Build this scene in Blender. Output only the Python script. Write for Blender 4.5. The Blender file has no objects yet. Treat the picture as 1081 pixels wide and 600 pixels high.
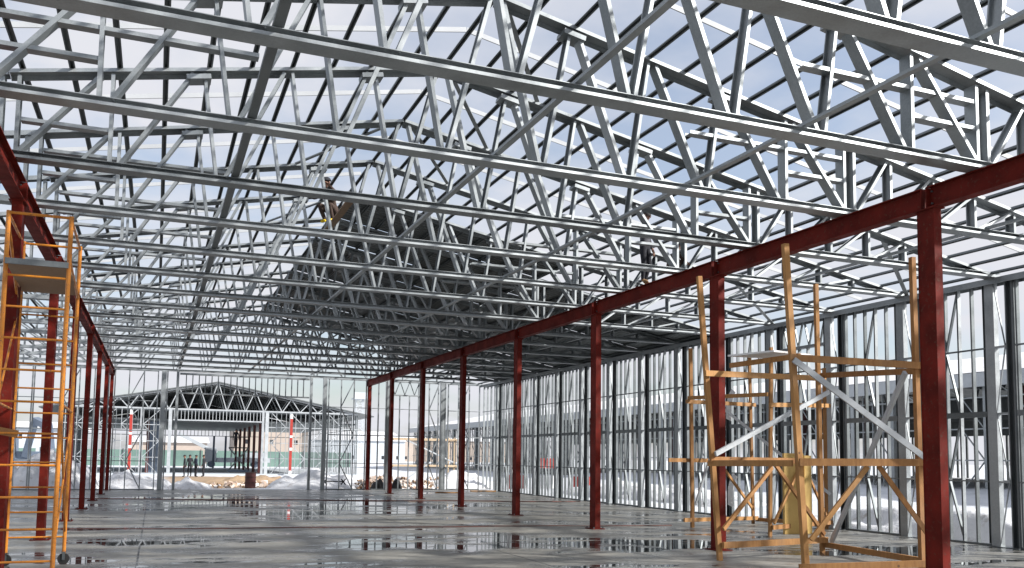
import bpy, bmesh, math, random
from mathutils import Vector, Matrix, noise
random.seed(7)
PI = math.pi
scene = bpy.context.scene
COL = scene.collection

# ------------------------------------------------------------------ materials
def newmat(name):
    m = bpy.data.materials.new(name); m.use_nodes = True
    nt = m.node_tree; nt.nodes.clear()
    out = nt.nodes.new('ShaderNodeOutputMaterial'); b = nt.nodes.new('ShaderNodeBsdfPrincipled')
    nt.links.new(b.outputs[0], out.inputs[0])
    return m, nt, b
def N(nt, typ, **kw):
    n = nt.nodes.new(typ)
    for k, v in kw.items():
        if k in n.inputs: n.inputs[k].default_value = v
        else: setattr(n, k, v)
    return n
def ramp(nt, src, stops):
    r = nt.nodes.new('ShaderNodeValToRGB'); nt.links.new(src, r.inputs[0])
    el = r.color_ramp.elements
    while len(el) < len(stops): el.new(0.5)
    for e, (p, c) in zip(el, stops):
        e.position = p; e.color = (c[0], c[1], c[2], 1) if not isinstance(c, (int, float)) else (c, c, c, 1)
    return r.outputs[0]
def mixc(nt, f, a, b, typ='MIX'):
    m = nt.nodes.new('ShaderNodeMix'); m.data_type = 'RGBA'; m.blend_type = typ
    for s, v in ((m.inputs[0], f), (m.inputs[6], a), (m.inputs[7], b)):
        if hasattr(v, 'links'): nt.links.new(v, s)
        elif isinstance(v, (tuple, list)): s.default_value = (v[0], v[1], v[2], 1)
        else: s.default_value = v
    return m.outputs[2]
def mathn(nt, op, a, b=None):
    m = nt.nodes.new('ShaderNodeMath'); m.operation = op
    for s, v in ((m.inputs[0], a), (m.inputs[1], b)):
        if v is None: continue
        if hasattr(v, 'links'): nt.links.new(v, s)
        else: s.default_value = v
    return m.outputs[0]
def pos(nt, scale=(1, 1, 1), coord='Object'):
    t = nt.nodes.new('ShaderNodeTexCoord'); mp = nt.nodes.new('ShaderNodeMapping')
    mp.inputs['Scale'].default_value = scale
    nt.links.new(t.outputs[coord], mp.inputs[0]); return mp.outputs[0]
def wpos(nt, scale=(1, 1, 1)):
    t = nt.nodes.new('ShaderNodeNewGeometry'); mp = nt.nodes.new('ShaderNodeMapping')
    mp.inputs['Scale'].default_value = scale
    nt.links.new(t.outputs['Position'], mp.inputs[0]); return mp.outputs[0]
def noi(nt, vec, scale, detail=4, rough=.55):
    n = N(nt, 'ShaderNodeTexNoise', Scale=scale, Detail=detail, Roughness=rough)
    nt.links.new(vec, n.inputs['Vector']); return n.outputs['Fac']
def bump(nt, b, h, strength=.3, dist=.01):
    bn = N(nt, 'ShaderNodeBump', Strength=strength, Distance=dist)
    nt.links.new(h, bn.inputs['Height']); nt.links.new(bn.outputs[0], b.inputs['Normal'])

def steel(name, c0, c1, metallic, r0, r1):
    m, nt, b = newmat(name)
    w = wpos(nt)
    n1 = noi(nt, w, 2.3, 3); n2 = noi(nt, w, 38, 2)
    oi = nt.nodes.new('ShaderNodeObjectInfo')
    f = mathn(nt, 'ADD', mathn(nt, 'MULTIPLY', n1, .5), mathn(nt, 'MULTIPLY', n2, .25))
    f = mathn(nt, 'ADD', f, mathn(nt, 'MULTIPLY', oi.outputs['Random'], .3))
    nt.links.new(ramp(nt, f, [(.3, c0), (.75, c1)]), b.inputs['Base Color'])
    nt.links.new(ramp(nt, n1, [(.3, r0), (.7, r1)]), b.inputs['Roughness'])
    b.inputs['Metallic'].default_value = metallic
    return m
GALV = steel('galvanised_steel', (.20, .22, .23), (.42, .45, .465), .66, .36, .55)
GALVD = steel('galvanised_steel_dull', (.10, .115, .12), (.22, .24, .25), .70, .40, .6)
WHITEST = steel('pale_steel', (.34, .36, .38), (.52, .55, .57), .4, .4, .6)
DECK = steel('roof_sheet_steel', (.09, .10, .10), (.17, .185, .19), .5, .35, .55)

def paint(name, base, dark, rough=.45, scale=3, wear=None, spec=.5):
    m, nt, b = newmat(name)
    w = wpos(nt)
    n1 = noi(nt, w, scale, 5, .6)
    c = mixc(nt, ramp(nt, n1, [(.35, 0), (.7, 1)]), dark, base)
    if wear:
        n2 = noi(nt, w, scale*7, 5, .65)
        c = mixc(nt, ramp(nt, n2, [(.57, 0), (.66, 1)]), c, wear)
    nt.links.new(c, b.inputs['Base Color'])
    b.inputs['Specular IOR Level'].default_value = spec
    nt.links.new(ramp(nt, n1, [(.3, rough+.15), (.7, rough-.05)]), b.inputs['Roughness'])
    return m
RED = paint('red_oxide_paint', (.165, .014, .008), (.085, .010, .007), .6, 2.6, (.10, .035, .025), .12)
REDD = paint('dark_red_primer', (.12, .03, .028), (.06, .02, .02), .6, 2)
ORANGE = paint('orange_enamel', (.62, .235, .02), (.42, .145, .015), .4, 5, (.2, .09, .05))
WHITE = paint('white_paint', (.8, .8, .8), (.68, .68, .68), .5, 3)
STRAPW = paint('white_flashing', (.50, .52, .54), (.40, .42, .44), .5, 1)
REDP = paint('bright_red_paint', (.42, .04, .03), (.3, .03, .02), .4, 4)
BLACK = paint('black_rubber', (.02, .02, .02), (.012, .012, .012), .6, 9)
FOAM = paint('yellow_board', (.62, .42, .14), (.52, .34, .11), .75, 2)
PEACH = paint('peach_render', (.42, .35, .30), (.36, .31, .27), .85, .2)
GREENF = paint('green_fence_paint', (.17, .27, .23), (.13, .21, .19), .6, .6)
BLUEG = paint('blue_grey_paint', (.15, .19, .25), (.10, .13, .18), .5, 1)
GREYB = paint('pale_grey_cladding', (.5, .54, .58), (.42, .46, .5), .7, .3)
GLASS = paint('dark_window_glass', (.03, .035, .04), (.02, .02, .025), .15, 1)
CLOTHD = paint('dark_cloth', (.020, .022, .03), (.012, .012, .016), .9, 12)
CLOTHN = paint('navy_cloth', (.035, .045, .075), (.02, .026, .045), .9, 12)
CLOTHG = paint('grey_jacket', (.09, .09, .10), (.05, .05, .06), .9, 12)
CLOTHY = paint('yellow_cloth', (.75, .55, .03), (.6, .42, .02), .85, 12)
CLOTHB = paint('brown_cloth', (.07, .045, .035), (.04, .025, .02), .9, 12)
BOOT = paint('tan_boots', (.34, .20, .09), (.22, .13, .06), .8, 12)
SKIN = paint('skin', (.26, .14, .09), (.2, .1, .07), .55, 8)
HAIRM = paint('dark_hair', (.02, .015, .012), (.012, .01, .01), .7, 20)
CABLE = paint('red_cable', (.20, .05, .035), (.12, .04, .03), .6, 4)
BRICKM = paint('rubble_brick', (.42, .27, .19), (.55, .50, .45), .9, 1.2)

def wood(name, c0, c1):
    m, nt, b = newmat(name)
    t = nt.nodes.new('ShaderNodeTexCoord')
    w = wpos(nt, (6, 6, 1.2))
    n1 = noi(nt, w, 3, 6, .65); n3 = noi(nt, wpos(nt), 1.7, 2)
    oi = nt.nodes.new('ShaderNodeObjectInfo')
    f = mathn(nt, 'ADD', mathn(nt, 'MULTIPLY', n1, .7), mathn(nt, 'MULTIPLY', oi.outputs['Random'], .3))
    c = ramp(nt, f, [(.3, c0), (.7, c1)])
    kn = N(nt, 'ShaderNodeTexVoronoi', Scale=3.2); nt.links.new(wpos(nt), kn.inputs['Vector'])
    c = mixc(nt, ramp(nt, kn.outputs['Distance'], [(.05, 1), (.09, 0)]), c, (.12, .055, .02))
    c = mixc(nt, ramp(nt, n3, [(.5, 0), (.75, .5)]), c, (.26, .16, .09))
    nt.links.new(c, b.inputs['Base Color']); b.inputs['Roughness'].default_value = .75
    bump(nt, b, n1, .3, .004)
    return m
WOOD = wood('pine_timber', (.27, .12, .035), (.46, .24, .08))
PLY = wood('plywood', (.20, .13, .08), (.33, .22, .13))

def concrete_mat():
    m, nt, b = newmat('wet_concrete')
    w = wpos(nt)
    big = noi(nt, wpos(nt, (.30, .42, 1)), 1.0, 6, .62)
    med = noi(nt, wpos(nt, (.55, .9, 1)), 1.6, 5, .6)
    fine = noi(nt, w, 26, 5, .65)
    band = noi(nt, wpos(nt, (.15, 1.7, 1)), 1.0, 4, .6)
    sep = nt.nodes.new('ShaderNodeSeparateXYZ'); nt.links.new(w, sep.inputs[0])
    # more standing water in the middle and far parts of the slab
    pm = mathn(nt, 'ADD', mathn(nt, 'MULTIPLY', big, .62), mathn(nt, 'MULTIPLY', med, .38))
    pm = mathn(nt, 'ADD', pm, mathn(nt, 'MULTIPLY', mathn(nt, 'SUBTRACT', band, .5), .22))
    frag = noi(nt, wpos(nt, (.9, 2.6, 1)), 1.5, 6, .65)
    pm = mathn(nt, 'ADD', pm, mathn(nt, 'MULTIPLY', mathn(nt, 'SUBTRACT', frag, .5), .34))
    for (px_, py_, rx_, ry_, am_) in ((5.6, 17.3, 3.6, 2.3, .16), (9.8, 15.8, 2.4, 1.3, .15), (-.4, 19.4, 1.7, 1.6, .13), (7.5, 30, 5, 6, .08), (3.2, 25.5, 2.4, 2.2, .09), (13.2, 13.6, 2.8, 1.4, .13), (12, 21, 3, 1.4, .06), (2.5, 34, 6, 8, .08), (2.0, 15.2, 1.6, .6, .06), (13.5, 11.6, 2.2, .5, .07)):
        vx = mathn(nt, 'DIVIDE', mathn(nt, 'SUBTRACT', sep.outputs['X'], px_), rx_); vy = mathn(nt, 'DIVIDE', mathn(nt, 'SUBTRACT', sep.outputs['Y'], py_), ry_)
        d2 = mathn(nt, 'ADD', mathn(nt, 'MULTIPLY', vx, vx), mathn(nt, 'MULTIPLY', vy, vy))
        pm = mathn(nt, 'ADD', pm, mathn(nt, 'MULTIPLY', mathn(nt, 'MAXIMUM', mathn(nt, 'SUBTRACT', 1.0, d2), 0.0), am_))
    puddle = ramp(nt, pm, [(.572, 0), (.584, 1)])
    damp = ramp(nt, pm, [(.45, 0), (.58, 1)])
    dry = ramp(nt, mathn(nt, 'ADD', mathn(nt, 'MULTIPLY', fine, .35), mathn(nt, 'MULTIPLY', band, .65)), [(.3, (.18, .175, .158)), (.7, (.33, .322, .29))])
    c = mixc(nt, damp, dry, (.135, .134, .125))
    c = mixc(nt, puddle, c, (.035, .037, .037))
    gr = noi(nt, wpos(nt, (1.3, 3.2, 1)), 2.6, 9, .72)
    c = mixc(nt, 1.0, c, ramp(nt, gr, [(.32, .55), (.5, 1.0), (.68, 1.25)]), 'MULTIPLY')
    # trowelled bay joints
    st = nt.nodes.new('ShaderNodeMath'); st.operation = 'PINGPONG'
    nt.links.new(mathn(nt, 'ADD', sep.outputs['X'], .19), st.inputs[0]); st.inputs[1].default_value = 3.1
    jl = mathn(nt, 'LESS_THAN', st.outputs[0], .016)
    c = mixc(nt, jl, c, (.03, .03, .03))
    spots = N(nt, 'ShaderNodeTexVoronoi', Scale=1.4); nt.links.new(w, spots.inputs['Vector'])
    c = mixc(nt, ramp(nt, spots.outputs['Distance'], [(.04, .8), (.06, 0)]), c, (.05, .045, .04))
    nt.links.new(c, b.inputs['Base Color'])
    r = mixc(nt, damp, (.52, .52, .52), (.20, .20, .20)); r = mixc(nt, puddle, r, (.025, .025, .025))
    nt.links.new(r, b.inputs['Roughness'])
    h = mathn(nt, 'MULTIPLY', fine, mathn(nt, 'SUBTRACT', 1.0, puddle))
    bump(nt, b, h, .35, .004)
    return m
CONC = concrete_mat()

def snow_mat():
    m, nt, b = newmat('snow')
    w = wpos(nt)
    n1 = noi(nt, w, .35, 6, .6); n2 = noi(nt, w, 5, 5, .6); n3 = noi(nt, w, 1.4, 5, .7)
    c = mixc(nt, ramp(nt, n1, [(.45, 0), (.7, 1)]), (.62, .64, .67), (.50, .53, .57))
    c = mixc(nt, ramp(nt, n3, [(.60, 0), (.70, .7)]), c, (.34, .32, .30))
    sep = nt.nodes.new('ShaderNodeSeparateXYZ'); nt.links.new(w, sep.inputs[0])
    # trampled brown mud between the two halls
    dx = mathn(nt, 'ABSOLUTE', mathn(nt, 'SUBTRACT', sep.outputs['X'], 5.0)); dy = mathn(nt, 'ABSOLUTE', mathn(nt, 'SUBTRACT', sep.outputs['Y'], 63.0))
    d = mathn(nt, 'MAXIMUM', mathn(nt, 'MULTIPLY', dx, .20), mathn(nt, 'MULTIPLY', dy, .075))
    d = mathn(nt, 'ADD', d, mathn(nt, 'MULTIPLY', n3, .9))
    c = mixc(nt, ramp(nt, d, [(1.1, 1), (1.0, 1)]) if False else ramp(nt, mathn(nt, 'MULTIPLY', d, .5), [(.62, 1), (.72, 0)]), c, mixc(nt, n2, (.20, .13, .08), (.42, .31, .20)))
    nt.links.new(c, b.inputs['Base Color']); b.inputs['Roughness'].default_value = .8
    bump(nt, b, mathn(nt, 'ADD', n2, mathn(nt, 'MULTIPLY', n3, 2)), .5, .08)
    return m
SNOW = snow_mat()
def snow2():
    m, nt, b = newmat('dirty_snow')
    w = wpos(nt)
    n1 = noi(nt, w, 2.2, 6, .7); n2 = noi(nt, w, 9, 4)
    c = mixc(nt, ramp(nt, n1, [(.55, 0), (.68, .8)]), (.66, .67, .69), (.32, .28, .24))
    nt.links.new(c, b.inputs['Base Color']); b.inputs['Roughness'].default_value = .85
    bump(nt, b, n2, .5, .05); return m
SNOWB = snow2()

# ------------------------------------------------------------------ mesh helpers
class MB:
    def __init__(s): s.v = []; s.f = []; s.mi = []
    def add(s, vs, fs, mi=0):
        o = len(s.v); s.v += [tuple(v) for v in vs]; s.f += [tuple(i+o for i in f) for f in fs]; s.mi += [mi]*len(fs)
    def box(s, x0, x1, y0, y1, z0, z1, mi=0):
        s.add([(x0,y0,z0),(x1,y0,z0),(x1,y1,z0),(x0,y1,z0),(x0,y0,z1),(x1,y0,z1),(x1,y1,z1),(x0,y1,z1)],
              [(0,3,2,1),(4,5,6,7),(0,1,5,4),(1,2,6,5),(2,3,7,6),(3,0,4,7)], mi)
    def prof(s, p0, p1, pts, b=(0, 1, 0), mi=0):
        """closed outline pts (a,b) swept from p0 to p1; b axis given, a axis = perpendicular"""
        p0 = Vector(p0); p1 = Vector(p1); d = (p1-p0).normalized(); b = Vector(b)
        b = (b - d*b.dot(d)).normalized(); a = b.cross(d)
        if a.x < -1e-6 or (abs(a.x) < 1e-6 and a.z < 0): a = -a
        n = len(pts)
        vs = [p0 + a*q[0] + b*q[1] for q in pts] + [p1 + a*q[0] + b*q[1] for q in pts]
        fs = [(i, (i+1) % n, n+(i+1) % n, n+i) for i in range(n)] + [tuple(range(n))[::-1], tuple(range(n, 2*n))]
        s.add(vs, fs, mi)
    def bar(s, p0, p1, w, h, b=(0, 1, 0), mi=0):
        s.prof(p0, p1, [(-w/2,-h/2),(w/2,-h/2),(w/2,h/2),(-w/2,h/2)], b, mi)
    def chan(s, p0, p1, w, d, side=1, b=(0, 1, 0), t=.006, lip=0.0):
        """C section: flat web on the -a side when side=1, flanges at both ends of b"""
        x = [(-w/2, -d/2), (w/2, -d/2), (w/2, -d/2+t), (-w/2+t, -d/2+t), (-w/2+t, d/2-t), (w/2, d/2-t), (w/2, d/2), (-w/2, d/2)]
        if lip: x = [(-w/2,-d/2),(w/2,-d/2),(w/2,-d/2+lip),(w/2-t,-d/2+lip),(w/2-t,-d/2+t),(-w/2+t,-d/2+t),(-w/2+t,d/2-t),(w/2-t,d/2-t),(w/2-t,d/2-lip),(w/2,d/2-lip),(w/2,d/2),(-w/2,d/2)]
        if side < 0: x = [(-q[0], q[1]) for q in x][::-1]
        s.prof(p0, p1, x, b)
    def tube(s, p0, p1, r, n=8, r1=None, cap=True):
        p0 = Vector(p0); p1 = Vector(p1); d = (p1-p0).normalized(); r1 = r if r1 is None else r1
        u = d.orthogonal().normalized(); w = d.cross(u)
        vs = []
        for p, rr in ((p0, r), (p1, r1)):
            for i in range(n):
                a = 2*PI*i/n; vs.append(p + u*math.cos(a)*rr + w*math.sin(a)*rr)
        fs = [(i, (i+1) % n, n+(i+1) % n, n+i) for i in range(n)]
        if cap: fs += [tuple(range(n))[::-1], tuple(range(n, 2*n))]
        s.add(vs, fs)
    def build(s, name, mat, parent=None, loc=(0, 0, 0), smooth=False):
        me = bpy.data.meshes.new(name); me.from_pydata(s.v, [], s.f)
        mats = mat if isinstance(mat, (list, tuple)) else [mat]
        for m in mats: me.materials.append(m)
        if len(mats) > 1: me.polygons.foreach_set('material_index', s.mi)
        bm = bmesh.new(); bm.from_mesh(me); bmesh.ops.recalc_face_normals(bm, faces=bm.faces); bm.to_mesh(me); bm.free()
        if smooth: me.polygons.foreach_set('use_smooth', [True]*len(me.polygons))
        me.update()
        o = bpy.data.objects.new(name, me); COL.objects.link(o); o.location = loc
        if parent: o.parent = parent
        return o
def tag(o, label=None, cat=None, group=None, kind=None):
    if label: o['label'] = label
    if cat: o['category'] = cat
    if group: o['group'] = group
    if kind: o['kind'] = kind
    return o
def empty(name, loc, label, cat, group=None, rz=0):
    o = bpy.data.objects.new(name, None); COL.objects.link(o); o.location = loc; o.rotation_euler = (0, 0, rz)
    o.empty_display_size = .2
    return tag(o, label, cat, group)
KIDS = {}
def copy_tree(o, parent=None):
    c = o.copy(); COL.objects.link(c); c.parent = parent
    for ch in [x for x in list(bpy.data.objects) if x.parent == o] if o not in KIDS else KIDS[o]:
        copy_tree(ch, c)
    return c
def index_kids(root):
    for o in [root] + list(root.children_recursive): KIDS[o] = list(o.children)
def dup(root, loc, label, rz=None):
    c = copy_tree(root); c.location = loc; c['label'] = label
    if rz is not None: c.rotation_euler.z = rz
    return c
ORD = ['nearest', 'second', 'third', 'fourth', 'fifth', 'sixth', 'seventh', 'eighth', 'ninth', 'tenth', 'eleventh', 'twelfth',
       'thirteenth', 'fourteenth', 'fifteenth', 'sixteenth', 'seventeenth', 'eighteenth', 'nineteenth', 'twentieth', 'twenty-first', 'twenty-second']
def nth(i): return ORD[i]

# ------------------------------------------------------------------ measured layout
XM, HALF = 4.10, 6.12          # ridge line and half width of the nave
XL, XR, XW = XM-HALF, XM+HALF, 16.6
S, Y1 = 5.196, 9.34            # column spacing, first column in view
T, Y0 = 2.468, 8.52            # truss spacing, truss 0
ZC = 5.70                      # underside of bottom chords / top of the red beams
ZR, ZE = 8.03, 6.87            # top chord axis at the ridge / above the beams
SL = (ZR-ZE)/HALF
YF = 45.4                      # far wall
AW = XW-XR                     # aisle width
def topz(x): return ZR-SL*abs(x-XM)
TI = list(range(-3, 16))
LAST = 14
TI = [i for i in TI if Y0+T*i < YF+.2]

# ------------------------------------------------------------------ setting: slab, snow, sky
m = MB(); m.box(-8.75, 16.95, -9, 45.75, -.22, 0)
tag(m.build('concrete_floor', CONC), kind='structure')

def ground_h(x, y):
    h = -.16
    if x > 17.2: h += .75*min(1, max(0, (x-18)/13.0))
    if x < -9: h += .3*min(1, (-9-x)/12)
    if y > 46: h += 0.10*min(1, (y-46)/8)
    inside = (-9.3 < x < 17.4 and -9.5 < y < 46.3)
    amp = 0 if inside else min(1, max(0, max(x-17.4, y-46.3, -9.3-x)/3))
    h += amp*(.16*noise.noise(Vector((x*.16, y*.16, 0))) + .05*noise.noise(Vector((x*.9, y*.9, 3))))
    if 60 < y: h = h*.5 - .05
    return h
def coords(a, b, fine0, fine1, st):
    r = []; x = fine0
    while x < fine1: r.append(x); x += st
    s = st; x = fine0
    while x > a: s *= 1.35; x -= s; r.append(x)
    s = st; x = fine1
    while x < b: r.append(x); s *= 1.35; x += s
    return sorted(r)
xs = coords(-2500, 2500, -16, 40, .7); ys = coords(-400, 3000, -12, 95, .8)
m = MB(); nx = len(xs)
vs = [(x, y, ground_h(x, y) if not (-9.3 < x < 17.4 and -9.5 < y < 46.3) else -.25) for y in ys for x in xs]
m.add(vs, [(j*nx+i, j*nx+i+1, (j+1)*nx+i+1, (j+1)*nx+i) for j in range(len(ys)-1) for i in range(nx-1)])
tag(m.build('snow_ground', SNOW, smooth=True), kind='structure')

w = bpy.data.worlds.new('World'); scene.world = w; w.use_nodes = True
nt = w.node_tree; nt.nodes.clear()
out = nt.nodes.new('ShaderNodeOutputWorld'); bg = nt.nodes.new('ShaderNodeBackground')
bg.inputs['Strength'].default_value = .12
SUNV = Vector((.72, -.50, .55)).normalized()
sky = nt.nodes.new('ShaderNodeTexSky'); sky.sky_type = 'NISHITA'; sky.sun_disc = False
sky.sun_elevation = math.asin(SUNV.z); sky.sun_rotation = math.atan2(SUNV.x, SUNV.y); sky.dust_density = 2.0
tc = nt.nodes.new('ShaderNodeTexCoord'); sp = nt.nodes.new('ShaderNodeSeparateXYZ')
nt.links.new(tc.outputs['Generated'], sp.inputs[0])
zz = mathn(nt, 'ADD', mathn(nt, 'MAXIMUM', sp.outputs['Z'], 0.0), .22)
cx = mathn(nt, 'DIVIDE', sp.outputs['X'], zz); cyy = mathn(nt, 'DIVIDE', sp.outputs['Y'], zz)
cb = nt.nodes.new('ShaderNodeCombineXYZ'); nt.links.new(cx, cb.inputs[0]); nt.links.new(cyy, cb.inputs[1])
cn = noi(nt, cb.outputs[0], 1.15, 6, .55)
cm = ramp(nt, cn, [(.38, .30), (.56, 1.0)])
lp = mixc(nt, cm, sky.outputs[0], (4.15, 4.2, 4.5))
nt.links.new(lp, bg.inputs['Color']); nt.links.new(bg.outputs[0], out.inputs[0])

sd = bpy.data.lights.new('sun', 'SUN'); sd.energy = 4.9; sd.angle = math.radians(2.2); sd.color = (1, .965, .92)
so = bpy.data.objects.new('sun', sd); COL.objects.link(so); so.rotation_euler = SUNV.to_track_quat('Z', 'Y').to_euler(); so.location = (20, -20, 30)

# ------------------------------------------------------------------ red columns and beams
def make_column(label):
    r = empty('steel_column', (0, 0, 0), label, 'column', 'red columns carrying the roof beams')
    m = MB()
    zt = ZC-.335
    m.box(-.072, .072, -.15, -.136, .02, zt); m.box(-.072, .072, .136, .15, .02, zt)
    m.box(-.066, -.052, -.136, .136, .02, zt-.001); m.box(.052, .066, -.136, .136, .02, zt-.001)
    m.build('shaft', RED, r)
    m = MB(); m.box(-.17, .17, -.22, .22, 0.002, .02); m.build('base_plate', RED, r)
    for sx in (-1, 1):
        for sy in (-1, 1):
            m = MB(); m.tube((sx*.125, sy*.185, .02), (sx*.125, sy*.185, .055), .016, 6); m.build('anchor_bolt', GALVD, r)
    m = MB(); m.box(-.11, .11, -.19, .19, zt, zt+.014)
    m.build('cap_plate', RED, r)
    index_kids(r); return r
col0 = make_column('nearest red column of the right-hand row, tallest in the picture')
def col_label(side, k, n):
    if side == 'right':
        return ['nearest and widest red column of the right row, beside the timber scaffold', 'red column standing behind the timber scaffold in the right row',
                'third red column of the right row, first one clear of the timber scaffold', 'fourth red column of the right row counting from the nearest',
                'fifth red column of the right row counting from the nearest', 'sixth red column of the right row counting from the nearest',
                'second farthest red column of the right row', 'farthest red column of the right row, standing against the end wall frame'][k]
    return ['red column of the left row nearest the camera, just past the frame edge', 'red column behind the orange scaffold, cut by the left picture edge', 'second red column of the left row, seen through the orange scaffold',
            'third red column of the left row, just right of the orange scaffold', 'fourth red column of the left row counting from the left picture edge',
            'fifth red column of the left row counting from the left picture edge', 'sixth red column of the left row, second farthest', 'farthest red column of the left row against the end wall frame'][k]
col0.location = (XR, Y1, 0); col0['label'] = col_label('right', 0, 8)
for k in range(1, 8): dup(col0, (XR, min(Y1+S*k, 45.25), 0), col_label('right', k, 8))
for k in range(0, 8): dup(col0, (XL, min(Y1+S*k, 45.25), 0), col_label('left', k, 8))

def make_beam():
    r = empty('roof_beam', (0, 0, 0), 'x', 'beam', 'red beams along the column rows')
    zb, zt = ZC-.32, ZC-.004
    L0, L1 = .055, S-.055
    m = MB()
    m.box(-.09, .09, L0, L1, zb, zb+.016); m.box(-.09, .09, L0, L1, zt-.016, zt); m.box(-.010, .010, L0+.001, L1-.001, zb+.016, zt-.016)
    m.build('beam_section', RED, r)
    for y in (L0-.012, L1):
        m = MB(); m.box(-.1, .1, y, y+.012, zb-.002, zt-.02); m.build('end_plate', RED, r)
    for y in (L0+.03, L1-.03):
        for z in (zb+.07, zt-.07):
            for sx in (-1, 1):
                m = MB(); m.tube((sx*.010, y, z), (sx*.035, y, z), .014, 6); m.build('bolt', GALVD, r)
    index_kids(r); return r
beam0 = make_beam()
beam0.location = (XR, Y1-S, 0); beam0['label'] = 'red steel beam running from the nearest right column out past the right picture edge'
BL = ['first and second', 'second and third', 'third and fourth', 'fourth and fifth', 'fifth and sixth', 'sixth and seventh', 'seventh and last']
for k in range(7): dup(beam0, (XR, Y1+S*k, 0), 'red steel beam of the right row between its %s columns' % BL[k])
LBL = ['red beam in the top left corner, ending at the column behind the orange scaffold'] + ['red steel beam of the left row beyond the orange scaffold, %s bay' % nth(i) for i in range(6)]
for k in range(7): dup(beam0, (XL, Y1+S*k, 0), LBL[k])
for X, Yq in ((XR, None), (XL, None)): pass

# ------------------------------------------------------------------ roof trusses
CH = [(0, -.126), (0, .126), (.098, .126), (.098, -.124), (.090, -.124), (.090, .0), (.012, .0), (.012, -.118), (.036, -.118), (.038, -.124)]   # (a=height, b=y) hat chord outline
CT = [(.046, -.124), (.098, -.124), (.098, .124), (.02, .124), (.02, .118), (.090, .118), (.090, -.118), (.046, -.118)]
def chord(m, p0, p1, CH=CH):
    """box-like hat chord; underside on the p0-p1 line, near face in two facets"""
    p0 = Vector(p0); p1 = Vector(p1)
    d = (p1-p0).normalized(); up = Vector((-d.z, 0, d.x)); up = up if up.z > 0 else -up
    n = len(CH)
    vs = [p + up*a + Vector((0, 1, 0))*b for p in (p0, p1) for a, b in CH]
    m.add(vs, [(i, (i+1) % n, n+(i+1) % n, n+i) for i in range(n)] + [tuple(range(n))[::-1], tuple(range(n, 2*n))])
WD, WW = .175, .052
def make_nave_truss():
    r = empty('roof_truss', (0, 0, 0), 'x', 'truss', 'long gable trusses spanning between the red beams')
    m = MB(); chord(m, (-HALF-.05, 0, 0), (HALF+.05, 0, 0)); m.build('bottom_chord', GALV, r)
    zr, ze = ZR-ZC-.05, ZE-ZC-.05
    for s in (-1, 1):
        m = MB(); chord(m, (s*.004, 0, zr), (s*(HALF+.04), 0, zr-SL*(HALF+.04)), CT); m.build('top_chord', GALV, r)
    tz = lambda o: zr-SL*abs(o)+.03
    webs = [(.10, .66, 0), (1.12, .74, 1), (1.24, 2.0, 0), (2.40, 2.12, 1), (2.52, 3.32, 0), (3.66, 3.44, 1), (3.82, 4.74, 0), (5.02, 6.02, 0)]
    for s in (-1, 1):
        for ot, ob, op in webs:
            side = 1 if (op == 0) == (s > 0) else -1
            dy = 0.004 if op else -.004
            m = MB(); m.chan((s*ot, dy, tz(ot)), (s*ob, dy, .09), WW if op == 0 else WW*.85, WD, side, lip=.018); m.build('web_diagonal', GALV, r)
        for o_, top in ((4.88, 1), (6.04, 1)):
            m = MB(); m.chan((s*o_, 0.007, tz(o_)), (s*o_, 0.007, .09), .05, WD+.01, 1, lip=.015); m.build('web_post', GALV, r)
        for z, a0, a1 in ((.93, 3.12, 6.0), (.56, 4.9, 6.0)):
            m = MB(); m.chan((s*a0, .0, z), (s*a1, .0, z), .05, WD-.03, 1, lip=.0); m.build('cross_rail', GALV, r)
        for o_ in (1.17, 3.74):
            m = MB(); z = zr-SL*o_
            d = Vector((1, 0, -s*SL)).normalized()
            c = Vector((s*o_, 0, z-.035))
            m.bar(c-d*.17, c+d*.17, .07, .27); m.build('splice_plate', GALV, r)
    index_kids(r); return r
truss0 = make_nave_truss()
def make_aisle_truss():
    r = empty('aisle_truss', (0, 0, 0), 'x', 'truss', 'short sloping trusses over the side aisle')
    m = MB(); chord(m, (.05, 0, 0), (AW, 0, 0)); m.build('bottom_chord', GALV, r)
    ze = ZE-ZC-.05
    m = MB(); chord(m, (.045, 0, ze-SL*.045), (AW+.05, 0, ze-SL*(AW+.05)+.02), CT); m.build('top_chord', GALV, r)
    tz = lambda o: ze-SL*o+.03
    ps = [.9, 1.85, 2.8, 3.75, 4.7]
    m = MB(); m.chan((.12, .004, tz(.12)), (.12, .004, .09), .055, WD, -1, lip=.018); m.build('web_post', GALV, r)
    prev = .2
    for p in ps:
        m = MB(); m.chan((p, .004, tz(p)), (p, .004, .09), .05, WD, -1, lip=.018); m.build('web_post', GALV, r)
        m = MB(); m.chan((p-.08, -.003, tz(p-.08)), (prev, -.003, .09), .045, WD-.02, -1, lip=.018); m.build('web_diagonal', GALV, r)
        prev = p+.1
    index_kids(r); return r
aisle0 = make_aisle_truss()
first = True; firsta = True
vis = {i: n for n, i in enumerate([i for i in TI])}
for i in TI:
    y = Y0+T*i; n = vis[i]
    lab = '%s of the long galvanised trusses over the nave, counting away from the camera' % nth(n).capitalize()
    y += random.uniform(-.02, .02)
    if first: truss0.location = (XM, y, ZC); truss0['label'] = lab; first = False
    else: dup(truss0, (XM, y, ZC), lab)
    lab = '%s short truss over the right aisle, counting away from the camera' % nth(n).capitalize()
    if firsta: aisle0.location = (XR, y, ZC); aisle0['label'] = lab; firsta = False
    else: dup(aisle0, (XR, y, ZC), lab)
    if i >= -1:
        o = dup(aisle0, (XL, y, ZC), '%s short truss beyond the left column row, counting away from the camera' % nth(n-2).capitalize(), rz=PI)
        o['group'] = 'short trusses beyond the left column row'

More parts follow.
